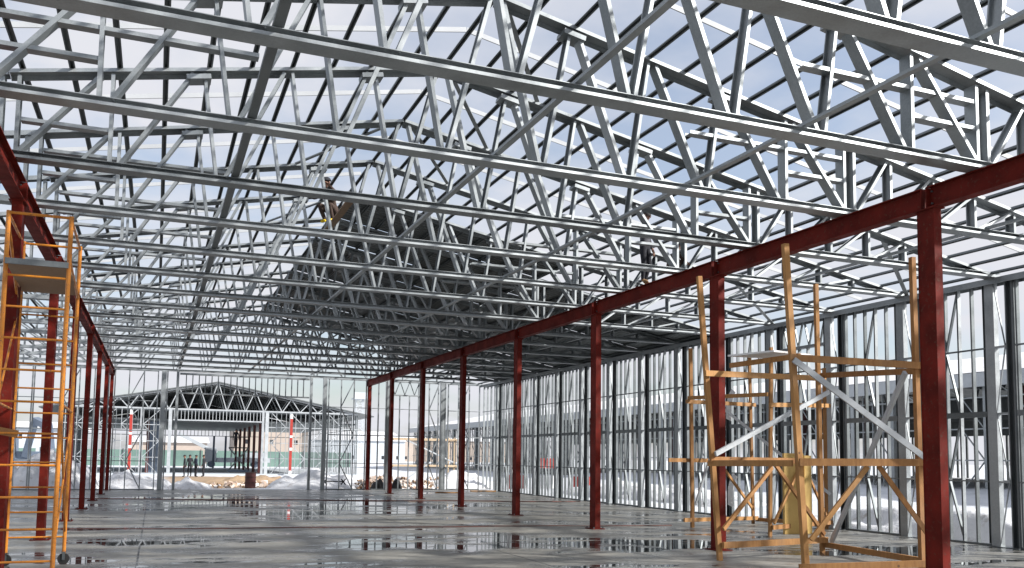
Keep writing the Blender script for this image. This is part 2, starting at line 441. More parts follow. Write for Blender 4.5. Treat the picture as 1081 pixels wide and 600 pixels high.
# ------------------------------------------------------------------ purlins, straps, runners
def purlin_mesh(L):
    m = MB(); x = [(-.04, 0), (-.04, .004), (-.022, .004), (-.018, .05), (.018, .05), (.022, .004), (.04, .004), (.04, 0), (.019, 0), (.015, .046), (-.015, .046), (-.019, 0)]
    vs = [(a, y, z) for y in (0, L) for a, z in x]; n = len(x)
    m.add(vs, [(i, (i+1) % n, n+(i+1) % n, n+i) for i in range(n)])
    return m
YP0 = -1.0; LP = YF+.2-YP0
pm0 = purlin_mesh(LP).build('purlin', GALVD); pm0['category'] = 'purlin'
def place_purlin(x, lab, grp, fst=[True]):
    o = pm0 if fst[0] else pm0.copy()
    if not fst[0]: COL.objects.link(o)
    fst[0] = False
    o.location = (x, YP0, topz(x)+.052); o.rotation_euler = (0, math.atan(SL)*(1 if x > XM else -1) if abs(x-XM) > .1 else 0, 0)
    o.rotation_euler.z = random.uniform(-.0006, .0006)
    tag(o, lab, 'purlin', grp)
place_purlin(XM, 'thin galvanised purlin running along the ridge of the roof', 'roof purlins')
for k in range(1, 11):
    nn = 'first' if k == 1 else nth(k-1)
    place_purlin(XM+.6*k, 'thin roof purlin, %s down the right nave slope from the ridge' % nn, 'roof purlins')
    place_purlin(XM-.6*k, 'thin roof purlin, %s down the left nave slope from the ridge' % nn, 'roof purlins')
for k in range(1, 11):
    nn = 'first' if k == 1 else nth(k-1)
    place_purlin(XR+.02+.61*k, 'thin roof purlin over the right aisle, %s outward from the red beam' % nn, 'roof purlins')
    if k < 9: place_purlin(XL-.02-.61*k, 'thin roof purlin over the left aisle, %s outward from the red beam' % nn, 'roof purlins')

for i in range(-1, 14):
    y = Y0+T*(i+.5)
    m = MB()
    for s in (-1, 1):
        if s > 0 and i >= 4: continue
        x1 = XM+s*(HALF+(6.2 if s > 0 else 3))
        z = lambda x: topz(x)+.155
        d = Vector((s, 0, -SL)).normalized()
        m.bar((XM+s*.003, y, z(XM)+.0), (x1, y, z(x1)), .075, .02, b=(0, 1, 0))
    tag(m.build('roof_strap', STRAPW), '%s white strip crossing the roof midway between trusses, from the camera' % nth(i+1), 'roof strip', 'white strips across the purlins')

for x, z, lab in ((.92, ZC+.12, 'dark long runner channel left of the ridge, crossing above the truss bottom chords'), (XM+.02, ZC+.12, 'galvanised runner channel under the ridge, crossing the truss bottom chords'),
                  (7.2, ZC+.12, 'galvanised runner channel between ridge and right beam, crossing the bottom chords'), (13.3, ZC+.12, 'galvanised runner channel halfway across the right aisle trusses'),
                  (-5.2, ZC+.12, 'galvanised runner channel halfway across the left aisle trusses')):
    m = MB(); wv = .105 if x < 1 and x > 0 else .085
    m.box(x-wv/2, x+wv/2, -1, YF-.1, z-.012, z+.04) if wv > .1 else m.box(x-wv/2, x+wv/2, 3.2, YF-.1, z-.006, z+.035)
    tag(m.build('roof_runner', GALVD if wv > .1 else GALV), lab, 'runner')
# short wind braces in the roof plane beside the ridge
for j, (i, s) in enumerate(((1, 1), (2, 1), (3, -1), (3, 1), (5, -1))):
    y = Y0+T*i; x0, x1 = XM+s*.25, XM+s*1.65
    m = MB(); m.bar((x0, y+.15, topz(x0)+.035), (x1, y+T-.15, topz(x1)+.035), .075, .02, b=(0, 0, 1))
    tag(m.build('roof_brace', GALV), 'short pale brace strip laid diagonally near the ridge, %s from the camera' % nth(j), 'brace', 'roof plane braces')
for j, i in enumerate((0, 2, 4)):
    y = Y0+T*i; m = MB(); x0, x1 = XR+3.4, XW-.1
    m.bar((x0, y+.15, topz(x0)+.03), (x1, y+T-.15, topz(x1)+.03), .09, .02, b=(0, 0, 1))
    tag(m.build('roof_brace', GALV), 'pale brace strip laid diagonally over the right aisle, %s from the camera' % nth(j), 'brace', 'roof plane braces')

# ------------------------------------------------------------------ dark roof sheets over the far right slope
def deck_mesh(x0, x1, y0, y1):
    m = MB(); n = int((y1-y0)/.2); pr = []
    for k in range(n):
        a = y0+(y1-y0)*k/n; st = (y1-y0)/n
        pr += [(a, 0), (a+st*.5, 0), (a+st*.62, .03), (a+st*.88, .03)]
    pr.append((y1, 0)); q = len(pr)
    vs = [(x, a, topz(x)+.108+h) for x in (x0, x1) for a, h in pr] + [(x, a, topz(x)+.112+h) for x in (x0, x1) for a, h in pr]
    fs = [(i, i+1, q+i+1, q+i) for i in range(q-1)] + [(2*q+i, 3*q+i, 3*q+i+1, 2*q+i+1) for i in range(q-1)]
    fs += [(i, 2*q+i, 2*q+i+1, i+1) for i in range(q-1)] + [(q+i, q+i+1, 3*q+i+1, 3*q+i) for i in range(q-1)]
    m.add(vs, fs); return m
segs = [('upper', XM+.02, XM+3.05), ('lower', XM+3.06, XR-.02)]
for i in range(5, 13):
    for nm, a, b in segs:
        y = Y0+T*i
        g0 = random.choice((.0, .0, .05, .12)); 
        o = deck_mesh(a, b, y+g0+.004, y+T-.004).build('roof_sheet', DECK)
        o.location.z = .006 if nm == 'upper' else 0
        tag(o, 'dark %s roof sheet, right nave slope, %s row from the front' % (nm, 'first' if i == 5 else nth(i-5)), 'roof sheet', 'dark sheets over the right nave slope')
for i in range(6, 14):
    for nm, a, b in (('inner', XR+.02, XR+3.2), ('outer', XR+3.21, XW+.3)):
        y = Y0+T*i; g0 = random.choice((.0, .0, .06, .14))
        o = deck_mesh(a, b, y+g0+.004, y+T-.004).build('roof_sheet', DECK)
        tag(o, 'dark %s roof sheet over the right aisle, %s row from the front' % (nm, 'first' if i == 6 else nth(i-6)), 'roof sheet', 'dark sheets over the right aisle')

# ------------------------------------------------------------------ wall frames (right wall and far wall)
HW = ZC-.02
RZ = (1.36, 2.80, 4.22)
def make_post(depth=.24):
    r = empty('wall_post', (0, 0, 0), 'x', 'post', 'latticed double posts of the right wall')
    m = MB(); m.chan((0, .14, .01), (0, .14, HW), .13, .22, 1, b=(0, 1, 0), lip=.03); m.build('channel', GALV, r)
    m = MB(); m.chan((0, -.33, .01), (0, -.33, HW), .13, .18, -1, b=(0, 1, 0), lip=.03); m.build('channel', GALVD, r)
    zs = [0.05, 1.36, 2.8, 4.22, HW-.06]
    for k in range(4):
        a, b_ = (-.22, .02) if k % 2 == 0 else (.02, -.22)
        m = MB(); m.bar((-.06, b_, zs[k]+.02), (-.06, a, zs[k+1]-.02), .02, .025, b=(1, 0, 0)); m.build('lacing_bar', GALV, r)
    for z in zs[1:4]:
        m = MB(); m.box(-.06, .06, -.236, .027, z-.02, z+.02); m.build('tie_plate', GALV, r)
    m = MB(); m.box(-.16, .16, -.46, .28, .001, .012); m.build('base_plate', GALVD, r)
    index_kids(r); return r
post0 = make_post()
def make_panel(header=False):
    r = empty('stud_wall', (0, 0, 0), 'x', 'wall frame', 'stud wall frames of the right wall')
    a, b = .27, T-.45
    st = [a+.35, a+.70, a+1.05, a+1.40]
    zt = HW-.02
    for k, y in enumerate([a+.03]+st+[b-.03]):
        top = 4.86 if header and k in (1, 2, 3, 4) else zt
        w_ = .04
        m = MB(); m.chan((0, y, .05), (0, y, top), .09, w_, 1 if k % 2 else -1, b=(0, 1, 0), t=.005); m.build('stud', GALV if k == 2 else GALVD, r)
    for z, hh in ((RZ[0], .03), (RZ[1], .12), (RZ[2], .035)):
        m = MB(); x = .052; m.box(-x-.012, -x, a, b, z-hh/2, z+hh/2); m.box(-x, -x+.03, a, b, z-hh/2, z-hh/2+.006) ; m.build('rail', GALVD, r)
    m = MB(); m.box(-.06, .06, a, b, .002, .045); m.build('sole_track', GALVD, r)
    zb = [.05, RZ[0], RZ[1], RZ[2], 4.8 if header else zt]
    v0, v1 = st[2], st[1]
    for k in range(4):
        ya, yb = (v1, v0) if k % 2 == 0 else (v0, v1)
        if header and k == 3: continue
        m = MB(); m.bar((.0, ya, zb[k]+.02), (.0, yb, zb[k+1]-.02), .035, .06, b=(1, 0, 0)); m.build('diagonal_brace', GALVD, r)
    if header:
        m = MB(); m.box(-.07, .07, a, b, 4.86, 4.94); m.build('header_rail', GALV, r)
        n = 4; st_ = (b-a)/n
        for k in range(n):
            for s in (0, 1):
                m = MB(); y0, y1 = a+st_*k+(0.02 if s == 0 else st_-.02), a+st_*(k+.5)
                m.bar((0.0+s*.004, y0, zt), (0.0+s*.004, y1, 4.94), .035, .05, b=(1, 0, 0)); m.build('lattice_bar', GALVD, r)
    index_kids(r); return r
panel0 = make_panel(); panelh = make_panel(True)
f1 = f2 = f3 = True
nb = 0
for i in range(0, 15):
    y = Y0+T*i
    if y > YF-.3: break
    lab = '%s latticed double post of the right wall, counting from the right picture edge' % (nth(i).capitalize() if i else 'Nearest')
    if f1: post0.location = (XW, y, 0); post0['label'] = lab; f1 = False
    else: dup(post0, (XW, y, 0), lab)
for i in range(0, 14):
    y = Y0+T*i
    hd = i == 4
    src = panelh if hd else panel0
    lab = 'stud frame with a lattice header between two double posts of the right wall' if hd else 'open steel stud frame in the %s bay of the right wall from the camera' % nth(i)
    if hd: panelh.location = (XW, y, 0); panelh['label'] = lab
    elif f2: panel0.location = (XW, y, 0); panel0['label'] = lab; f2 = False
    else: dup(panel0, (XW, y, 0), lab)
yend = Y0+T*14
# eaves track on top of the wall
m = MB(); m.box(XW-.17, XW-.155, 3, YF+.1, HW-.11, HW+.02); m.box(XW-.155, XW+.15, 3, YF+.1, HW+.005, HW+.02); m.box(XW+.15, XW+.165, 3, YF+.1, HW-.11, HW+.02)
tag(m.build('eaves_beam', GALV), 'long galvanised eaves channel along the top of the right wall', 'eaves channel')
# bottom piece closing the corner: last half bay
m = MB()
r = empty('stud_wall', (XW, yend+.28, 0), 'narrow stud frame filling the far right corner of the building', 'wall frame')
for y in (.25, .8, 1.35, 1.9):
    if yend+.28+y < YF-.1:
        m = MB(); m.chan((0, y, .05), (0, y, HW-.02), .09, .055, 1, t=.005); m.build('stud', GALV, r)
for z, hh in ((RZ[0], .03), (RZ[1], .12), (RZ[2], .035)):
    m = MB(); m.box(-.064, -.052, 0, YF-yend-.35, z-hh/2, z+hh/2); m.build('rail', GALV, r)

# far wall panels, described by x positions
def far_panel(x0, x1, nst, label, brace=True, header=None, open_=False, zb=0):
    r = empty('end_stud_wall', (x0, YF, 0), label, 'wall frame', 'stud frames of the far end wall')
    W = x1-x0; zt = HW-.04
    hz = header
    if open_:
        m = MB(); m.box(0, W, -.06, .06, hz, hz+.07); m.build('header_rail', GALV, r)
        m = MB(); m.box(0, W, -.06, .06, zt-.1, zt); m.build('top_track', GALV, r)
        n = int(W/.29)
        for k in range(1, n):
            x = W*k/n
            m = MB(); m.box(x-.022, x+.022, -.05, .05, hz+.07, zt-.1); m.build('cripple_stud', GALVD, r)
        return r
    xs_ = [W*k/nst for k in range(nst+1)]
    for k, x in enumerate(xs_):
        x = min(max(x, .03), W-.03)
        m = MB(); m.chan((x, 0, .05), (x, 0, hz if hz and 0 < k < nst else zt), .05, .09, 1, t=.005); m.build('stud', GALV, r)
    for z, hh in ((RZ[0], .035), (RZ[1], .05), (RZ[2], .035)):
        m = MB(); m.box(0, W, -.066, -.052, z-hh/2, z+hh/2); m.build('rail', GALV, r)
    m = MB(); m.box(0, W, -.06, .06, .002, .045); m.build('sole_track', GALVD, r)
    m = MB(); m.box(0, W, -.065, .065, zt, zt+.06); m.build('top_track', GALV, r)
    if brace:
        zb_ = [.05, RZ[0], RZ[1], RZ[2], hz or zt]; j = nst//2
        for k in range(4):
            if hz and k == 3: continue
            a_, b_ = (xs_[j], xs_[j+1]) if k % 2 == 0 else (xs_[j+1], xs_[j])
            m = MB(); m.bar((b_, 0, zb_[k]+.02), (a_, 0, zb_[k+1]-.02), .045, .07); m.build('diagonal_brace', GALV, r)
    if hz:
        m = MB(); m.box(0, W, -.07, .07, hz, hz+.07); m.build('header_rail', GALV, r)
        n = max(3, int(W/.42)); st_ = W/n
        for k in range(n):
            for s in (0, 1):
                m = MB(); m.bar((st_*(k+s)+(.02 if s == 0 else -.02), s*.004, zt), (st_*(k+.5), s*.004, hz+.07), .035, .05); m.build('lattice_bar', GALVD, r)
    return r
def far_post(x, w_, label):
    r = empty('end_wall_post', (x, YF, 0), label, 'post', 'posts of the far end wall')
    m = MB(); m.chan((0, 0, .01), (0, 0, HW+.03), w_, .16, 1, lip=.03); m.build('channel', GALV, r)
    if w_ > .21:
        m = MB(); m.chan((w_/2+.05, 0, .01), (w_/2+.05, 0, HW+.03), .06, .15, -1, lip=.02); m.build('channel', GALV, r)
    m = MB(); m.box(-w_/2-.05, w_/2+.1, -.13, .13, .001, .012); m.build('base_plate', GALVD, r)
    index_kids(r)
far_post(.25, .22, 'wide galvanised post at the left side of the far wall opening')
far_post(.87, .12, 'slim galvanised post edging the far opening, right of a wide post')
far_post(7.25, .12, 'slim galvanised post at the right edge of the far opening')
far_post(7.95, .2, 'wide dark galvanised post right of the far opening')
far_post(11.27, .15, 'slim post left of the lattice header in the far wall')
far_post(14.25, .22, 'wide double post in the right part of the far wall')
far_panel(XL+.1, .02, 3, 'stud frame in the far wall between the left column row and the wide post')
far_panel(-8.3, -5.3, 5, 'outermost left stud frame of the far wall, behind the orange scaffold')
far_panel(-5.28, XL-.1, 5, 'stud frame in the far wall just left of the left column row')
far_panel(.96, 7.15, 1, 'wide opening in the far wall under a header of short studs', open_=True, header=4.62)
far_panel(8.12, XR-.1, 3, 'stud frame in the far wall left of the right column row')
far_panel(XR+.1, 11.18, 2, 'narrow stud frame in the far wall just right of the farthest right column', brace=False)
far_panel(11.36, 12.95, 3, 'far wall frame with a zigzag lattice header above its studs', header=4.92, brace=False)
far_panel(12.97, 14.05, 2, 'stud frame with long diagonals left of the wide double post in the far wall')
far_panel(14.55, XW-.2, 3, 'last stud frame of the far wall, in the right corner')

# ------------------------------------------------------------------ neighbouring halls
def studs_row(m, pts, z0, z1, w_=.06): 
    for x, y in pts: m.box(x-w_/2, x+w_/2, y-w_/2, y+w_/2, z0, z1)
def hall(name, loc, label, axis_len, half, zr_, facade):
    r = empty(name, loc, label, 'hall'); return r
# hall beyond: gable facade facing the camera at y = 82
HB = empty('steel_hall', (4.95, 82, 0), 'unfinished gabled steel hall seen through the far opening, dark roof and white sunlit front truss', 'hall')
W2 = 12.5; L2 = 34; e2 = ZR-ZC-.0
def tz2(o): return 8.0-.19*abs(o)
m = MB()
for s in (-1, 1):
    n = 60; vs = []
    for k in range(2):
        pass
    m.add([(0, -.3, tz2(0)+.15), (s*(W2+1.5), -.3, tz2(W2+1.5)+.15), (s*(W2+1.5), L2, tz2(W2+1.5)+.15), (0, L2, tz2(0)+.15),
           (0, -.3, tz2(0)+.05), (s*(W2+1.5), -.3, tz2(W2+1.5)+.05), (s*(W2+1.5), L2, tz2(W2+1.5)+.05), (0, L2, tz2(0)+.05)],
          [(0, 1, 2, 3), (4, 5, 6, 7), (0, 1, 5, 4), (1, 2, 6, 5), (2, 3, 7, 6), (3, 0, 4, 7)])
m.build('roof', DECK, HB)
for yy, mt in ((0, WHITEST), (2.5, GALV), (5, GALVD), (7.5, GALVD), (10, GALVD)):  # front truss coloured pale as sunlit, the ones behind darker as shaded
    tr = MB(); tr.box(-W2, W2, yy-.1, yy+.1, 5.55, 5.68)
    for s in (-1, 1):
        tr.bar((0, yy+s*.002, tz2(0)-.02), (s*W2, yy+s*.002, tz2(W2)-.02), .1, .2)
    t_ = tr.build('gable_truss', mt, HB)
    for s in (-1, 1):
        for k in range(8):
            a, b_ = 1.6*k, 1.6*k+.8
            if a > W2-1: break
            q = MB(); q.bar((s*(a+.05), yy, tz2(a)-.05), (s*(b_-.05), yy, 5.68), .075, .12); q.build('web_diagonal', mt, t_)
            if b_+.8 < W2:
                q = MB(); q.bar((s*(b_+.05), yy+.002, 5.68), (s*(b_+.75), yy+.002, tz2(b_+.8)-.05), .075, .12); q.build('web_diagonal', mt, t_)
m = MB(); m.box(-3.6, 3.9, -.08, .08, 4.62, 4.72); m.build('header_rail', WHITEST, HB)
for k in range(26):
    x = -3.55+.29*k; q = MB(); q.box(x-.025, x+.025, -.06, .06, 4.72, 5.55); q.build('cripple_stud', WHITEST, HB)
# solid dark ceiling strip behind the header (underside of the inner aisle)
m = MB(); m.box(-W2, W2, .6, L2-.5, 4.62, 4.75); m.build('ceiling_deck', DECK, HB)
m = MB(); m.box(-W2, W2, L2-.3, L2-.2, 5.0, 5.6); m.add([(-W2, L2-.25, 5.6), (W2, L2-.25, 5.6), (0, L2-.25, 8.04)], [(0, 1, 2)]); m.build('gable_infill', DECK, HB)  # dark infill added to shut out sky under the far roof end
for x, w_ in ((-3.85, .28), (3.95, .2), (4.3, .3), (-6.15, .2), (6.4, .25)):
    m = MB(); m.box(x-w_/2, x+w_/2, -.1, .1, 0, 5.55); m.build('post', WHITEST, HB)
for s in (-1, 1):
    x = 4.7
    k = 0
    while x < W2:
        m = MB(); m.box(s*x-.022, s*x+.022, -.05, .05, 0, 5.55); m.build('stud', WHITEST if k % 2 else GALV, HB)
        if k % 4 == 0 and x+1.4 < W2:
            for z0_, z1_, d_ in ((.0, 1.4, 0), (1.4, 2.8, 1), (2.8, 4.2, 0), (4.2, 5.5, 1)):
                m = MB(); m.bar((s*(x+1.3*d_), .0, z0_), (s*(x+1.3*(1-d_)), .0, z1_), .06, .05); m.build('diagonal_brace', WHITEST, HB)
        x += .43; k += 1
    for z in (1.4, 2.8, 4.2):
        m = MB(); m.box(min(s*4.4, s*W2), max(s*4.4, s*W2), -.07, -.052, z-.03, z+.03); m.build('rail', WHITEST, HB)
for k in range(6):
    for x in (4.05,):
        m = MB(); m.box(x-.12, x+.12, 3+5.2*k-.12, 3+5.2*k+.12, 0, 4.9); m.build('inner_column', REDD, HB)
for x in (-5.6, ):
    for k in range(3):
        m = MB(); m.box(x-.12, x+.12, 3+5.2*k-.12, 3+5.2*k+.12, 0, 4.9); m.build('inner_column', REDD, HB)
m = MB(); m.box(-5.5, -4.3, 4, 6, .0, 4.6); m.build('dark_panel', BLUEG, HB)
m = MB(); m.box(-W2, W2, -.3, L2, -.3, .02); m.build('floor_slab', GREYB, HB)
for k in range(30):   # far end header of the other hall
    x = -6+.42*k; m = MB(); m.box(x-.03, x+.03, L2-.06, L2+.06, 4.0, 4.9); m.build('cripple_stud', GALVD, HB)
m = MB(); m.box(-W2, W2, L2-.08, L2+.08, 3.95, 4.02); m.build('header_rail', GALVD, HB)
for x in (1.8, 3.2):
    m = MB(); m.box(x-.12, x+.12, L2-.1, L2+.1, 0, 4); m.build('post', BLUEG, HB)
for side in (-1, 1):
    for k in range(10):
        m = MB()
        for q in range(4): m.box(side*W2-.04, side*W2+.04, 3.4*k+.85*q, 3.4*k+.85*q+.06, 0, 5.5)
        for z in (1.4, 2.8, 4.2): m.box(side*W2-.05, side*W2-.04, 3.4*k, 3.4*k+3.4, z-.03, z+.03)
        m.build('side_wall_frame', GALVD, HB)
for x, lab in ((-2.0, 'red and white banded pole at the left of the far hall front'), (11.3, 'red and white banded pole at the right of the far hall front')):
    r = empty('banded_pole', (x, 81.2, 0), lab, 'pole', 'banded poles before the far hall')
    m = MB()
    cuts = [0, .35, 2.15, 2.4, 3.3, 3.5, 5.0, 5.4]
    for k in range(len(cuts)-1):
        m = MB(); m.box(-.11, .11, -.1, .1, cuts[k], cuts[k+1]-.002); m.build('painted_band', REDP if k % 2 else WHITE, r)

# long hall to the right with snowy roof
HC = empty('steel_hall', (34, 0, 0), 'long steel framed hall with a snow covered roof beyond the right wall', 'hall')
LN = 50; z0 = .5
m = MB()
y0_, y1_ = -12, 122
def zc(o): return z0+5.15+.19*o
for (a, b_) in ((-.5, 12.5),):
    vs = []
    ny = 60
    for k in range(ny+1):
        y = y0_+(y1_-y0_)*k/ny
        for o_ in (-.5, 3, 7, 12.5, 18, 25.5):
            zz_ = zc(o_ if o_ <= 12.5 else 25-o_)
            vs.append((o_, y, zz_+.22+.05*noise.noise(Vector((o_*.4, y*.3, 1)))))
    fs = [(k*6+j, k*6+j+1, (k+1)*6+j+1, (k+1)*6+j) for k in range(ny) for j in range(5)]
    m.add(vs, fs)
m.build('snow_layer', SNOWB, HC, smooth=True)
m = MB()
m.add([(-.5, y0_, zc(-.5)), (12.5, y0_, zc(12.5)), (25.5, y0_, zc(-.5)), (-.5, y1_, zc(-.5)), (12.5, y1_, zc(12.5)), (25.5, y1_, zc(-.5)),
       (-.5, y0_, zc(-.5)+.1), (12.5, y0_, zc(12.5)+.1), (25.5, y0_, zc(-.5)+.1), (-.5, y1_, zc(-.5)+.1), (12.5, y1_, zc(12.5)+.1), (25.5, y1_, zc(-.5)+.1)],
      [(0, 1, 4, 3), (1, 2, 5, 4), (6, 7, 10, 9), (7, 8, 11, 10), (0, 1, 7, 6), (1, 2, 8, 7), (3, 4, 10, 9), (4, 5, 11, 10), (0, 3, 9, 6), (2, 5, 11, 8)])
m.build('roof_deck', DECK, HC)
m = MB(); m.box(-.56, -.5, y0_, y1_, zc(-.5)-.42, zc(-.5)+.2); m.build('fascia', WHITEST, HC)
for k in range(LN):
    y = y0_+2.68*k
    m = MB()
    m.box(-.12, .12, y-.12, y+.12, z0-.3, z0+5.0)
    for q in (1, 2, 3): m.box(-.04, .04, y+.67*q-.025, y+.67*q+.025, z0, z0+5.0)
    for z in (1.4, 2.8, 4.2): m.box(-.055, -.042, y+.12, y+2.56, z0+z-.03, z0+z+.03)
    m.bar((.0, y+.15, z0+2.8), (0, y+1.3, z0+4.2), .05, .05, b=(1, 0, 0)); m.bar((.001, y+1.3, z0+4.2), (.001, y+2.5, z0+5.0), .05, .05, b=(1, 0, 0))
    m.bar((.0, y+.15, z0+1.4), (0, y+1.3, z0+.1), .05, .05, b=(1, 0, 0)); m.bar((.001, y+.2, z0+1.42), (.001, y+1.3, z0+2.75), .05, .05, b=(1, 0, 0))
    m.build('stud_wall', GALV, HC)
for k in range(24):
    m = MB(); y = y0_+5.4*k
    m.box(6.2, 6.45, y-.15, y+.15, z0-.2, z0+5.2); m.build('inner_column', REDD, HC)
for k in range(24):
    m = MB(); y = y0_+5.4*k+1
    m.box(0, 25, y-.1, y+.1, z0+5.0, z0+5.1)
    for q in range(8):
        m.bar((1.5*q, y, z0+5.1), (1.5*q+.75, y, zc(1.5*q+.75)), .07, .1); m.bar((1.5*q+.75, y+.002, zc(1.5*q+.75)), (1.5*q+1.5, y+.002, z0+5.1), .07, .1)
    m.build('truss', GALVD, HC)
m = MB()
for k in range(150): m.box(24.6, 24.7, y0_+.88*k, y0_+.88*k+.16, z0, z0+4.9)
m.box(24.55, 24.75, y0_, y1_, z0+3.4, z0+5.1); m.box(12.2, 12.3, y0_, y1_, z0+3.9, z0+5.2)  # dark bands added under the roof stand in for its shaded interior
m.build('far_wall_shade_bands', DECK, HC)
m = MB(); m.box(-.5, 25, y0_, y1_, -.4, z0); m.build('floor_slab', CONC, HC)

# ------------------------------------------------------------------ orange ladder scaffold (left)
OS = empty('scaffold_tower', (-1.6, 13.6, 0), 'orange steel ladder scaffold on castors with a plywood deck at the left', 'scaffold')
def otube(name, p0, p1, r=.021, parent=OS, mat=ORANGE):
    m = MB(); m.tube(Vector(p0)-Vector((-1.6, 13.6, 0)), Vector(p1)-Vector((-1.6, 13.6, 0)), r, 10); return m.build(name, mat, parent, smooth=False)
yn, yf = 11.95, 15.25
yf = 13.95; 
xl, xr = -1.76, -1.08
# near end frame / far end frame
for y, x0, x1 in ((yn, xl, xr), (15.35, -2.03, -1.24)):
    for x in (x0, x1): otube('post', (x, y, .17), (x, y, 4.62 if y == yn else 4.98), .027)
    z = .42; k = 0
    while z < (4.0 if y == yn else 4.3):
        otube('rung', (x0, y+.002, z), (x1, y+.002, z), .014)
        z += .38
    otube('rung', (x0, y, 4.6 if y == yn else 4.95), (x1, y, 4.6 if y == yn else 4.95), .018)
    for x in (x0, x1):
        m = MB(); c = Vector((x, y, .085))-Vector((-1.6, 13.6, 0))
        m.tube(c+Vector((0, -.025, 0)), c+Vector((0, .025, 0)), .085, 18); wo = m.build('castor_wheel', BLACK, OS)
        m = MB(); m.box(c.x-.02, c.x+.02, c.y-.042, c.y-.032, .07, .185); m.box(c.x-.02, c.x+.02, c.y+.032, c.y+.042, .07, .185); m.box(c.x-.035, c.x+.035, c.y-.042, c.y+.042, .185, .195); m.build('fork', GALVD, wo)
# side rails, guard rails and braces linking both frames
for z in (2.3, 4.1):
    otube('side_rail', (xl, yn, z), (-2.03, 15.35, z+.05), .018); otube('side_rail', (xr, yn, z), (-1.24, 15.35, z+.05), .018)
otube('guard_rail', (xr, yn, 4.58), (-1.24, 15.35, 4.93), .018); otube('guard_rail', (xl, yn, 4.58), (-2.03, 15.35, 4.93), .018)
otube('diagonal_brace', (xl, yn, 4.5), (-2.0, 14.9, 3.9), .018)
otube('diagonal_brace', (xr, yn, 2.2), (-1.24, 15.35, .5), .014); otube('diagonal_brace', (xr, yn, .5), (-1.24, 15.35, 2.2), .014)
otube('diagonal_brace', (xl, yn, 2.3), (-2.03, 15.35, 4.1), .014)
m = MB()
def rel(x, y, z): return (x+1.6, y-13.6, z)
a = [rel(xl, yn-.05, 3.98), rel(xr, yn-.05, 4.0), rel(-1.24, 15.4, 4.2), rel(-2.03, 15.4, 4.2)]
m.add(a+[(v[0], v[1], v[2]+.03) for v in a], [(0, 1, 2, 3), (4, 5, 6, 7), (0, 1, 5, 4), (1, 2, 6, 5), (2, 3, 7, 6), (3, 0, 4, 7)])
m.build('deck_board', PLY, OS)
m = MB(); m.box(xl+1.6, xr+1.6, yn-13.6-.085, yn-13.6-.055, 3.96, 4.03); m.build('deck_edge', GALVD, OS)
m = MB(); m.bar(rel(xl-.25, yn-.08, 2.02), rel(xl+.22, yn+.1, 1.93), .09, .035, b=(0, 1, 0)); m.build('timber_lath', WOOD, OS)
# a lone orange tube lying on the bottom chords beyond the picture edge
m = MB(); m.tube((-3.4, 11.3, 4.75), (-1.98, 11.3, 4.78), .035, 8)
tag(m.build('yellow_tube', CLOTHY), 'short yellow tube poking in at the left picture edge above the orange scaffold', 'tube')

# ------------------------------------------------------------------ timber scaffolds (right)
OLDW = wood('weathered_timber', (.34, .26, .17), (.50, .39, .26))
def tower(loc, label, posts, rails, group='timber scaffolds'):
    WOOD = OLDW if 'outside' in group else globals()['WOOD']
    r = empty('timber_scaffold', loc, label, 'scaffold', group)
    L = Vector(loc)
    for p0, p1, s_ in posts:
        m = MB(); m.bar(Vector(p0)-L, Vector(p1)-L, s_, s_, b=(.1, 1, 0)); m.build('post', WOOD, r)
    for nm, p0, p1, w_, h_ in rails:
        m = MB(); d = Vector(p1)-Vector(p0); b_ = Vector((-d.y, d.x, 0)).normalized()
        m.bar(Vector(p0)-L, Vector(p1)-L, h_*.84, w_, b=b_); m.build(nm, WOOD if nm != 'steel_brace' else WHITEST, r)
    return r
P1b, P1t = Vector((9.16, 12.99, 0)), Vector((8.76, 12.99, 4.96))
P2b, P2t = Vector((9.65, 11.38, 0)), Vector((9.32, 11.38, 5.24))
P3b, P3t = Vector((11.99, 13.67, 0)), Vector((11.93, 13.67, 5.22))
P4b, P4t = Vector((11.43, 10.75, 0)), Vector((11.37, 10.75, 5.09))
def on(b, t, z): return b+(t-b)*(z/t.z)
def off(p, dx, dy, dz=0): return p+Vector((dx, dy, dz))
n_ = -.085
A = []
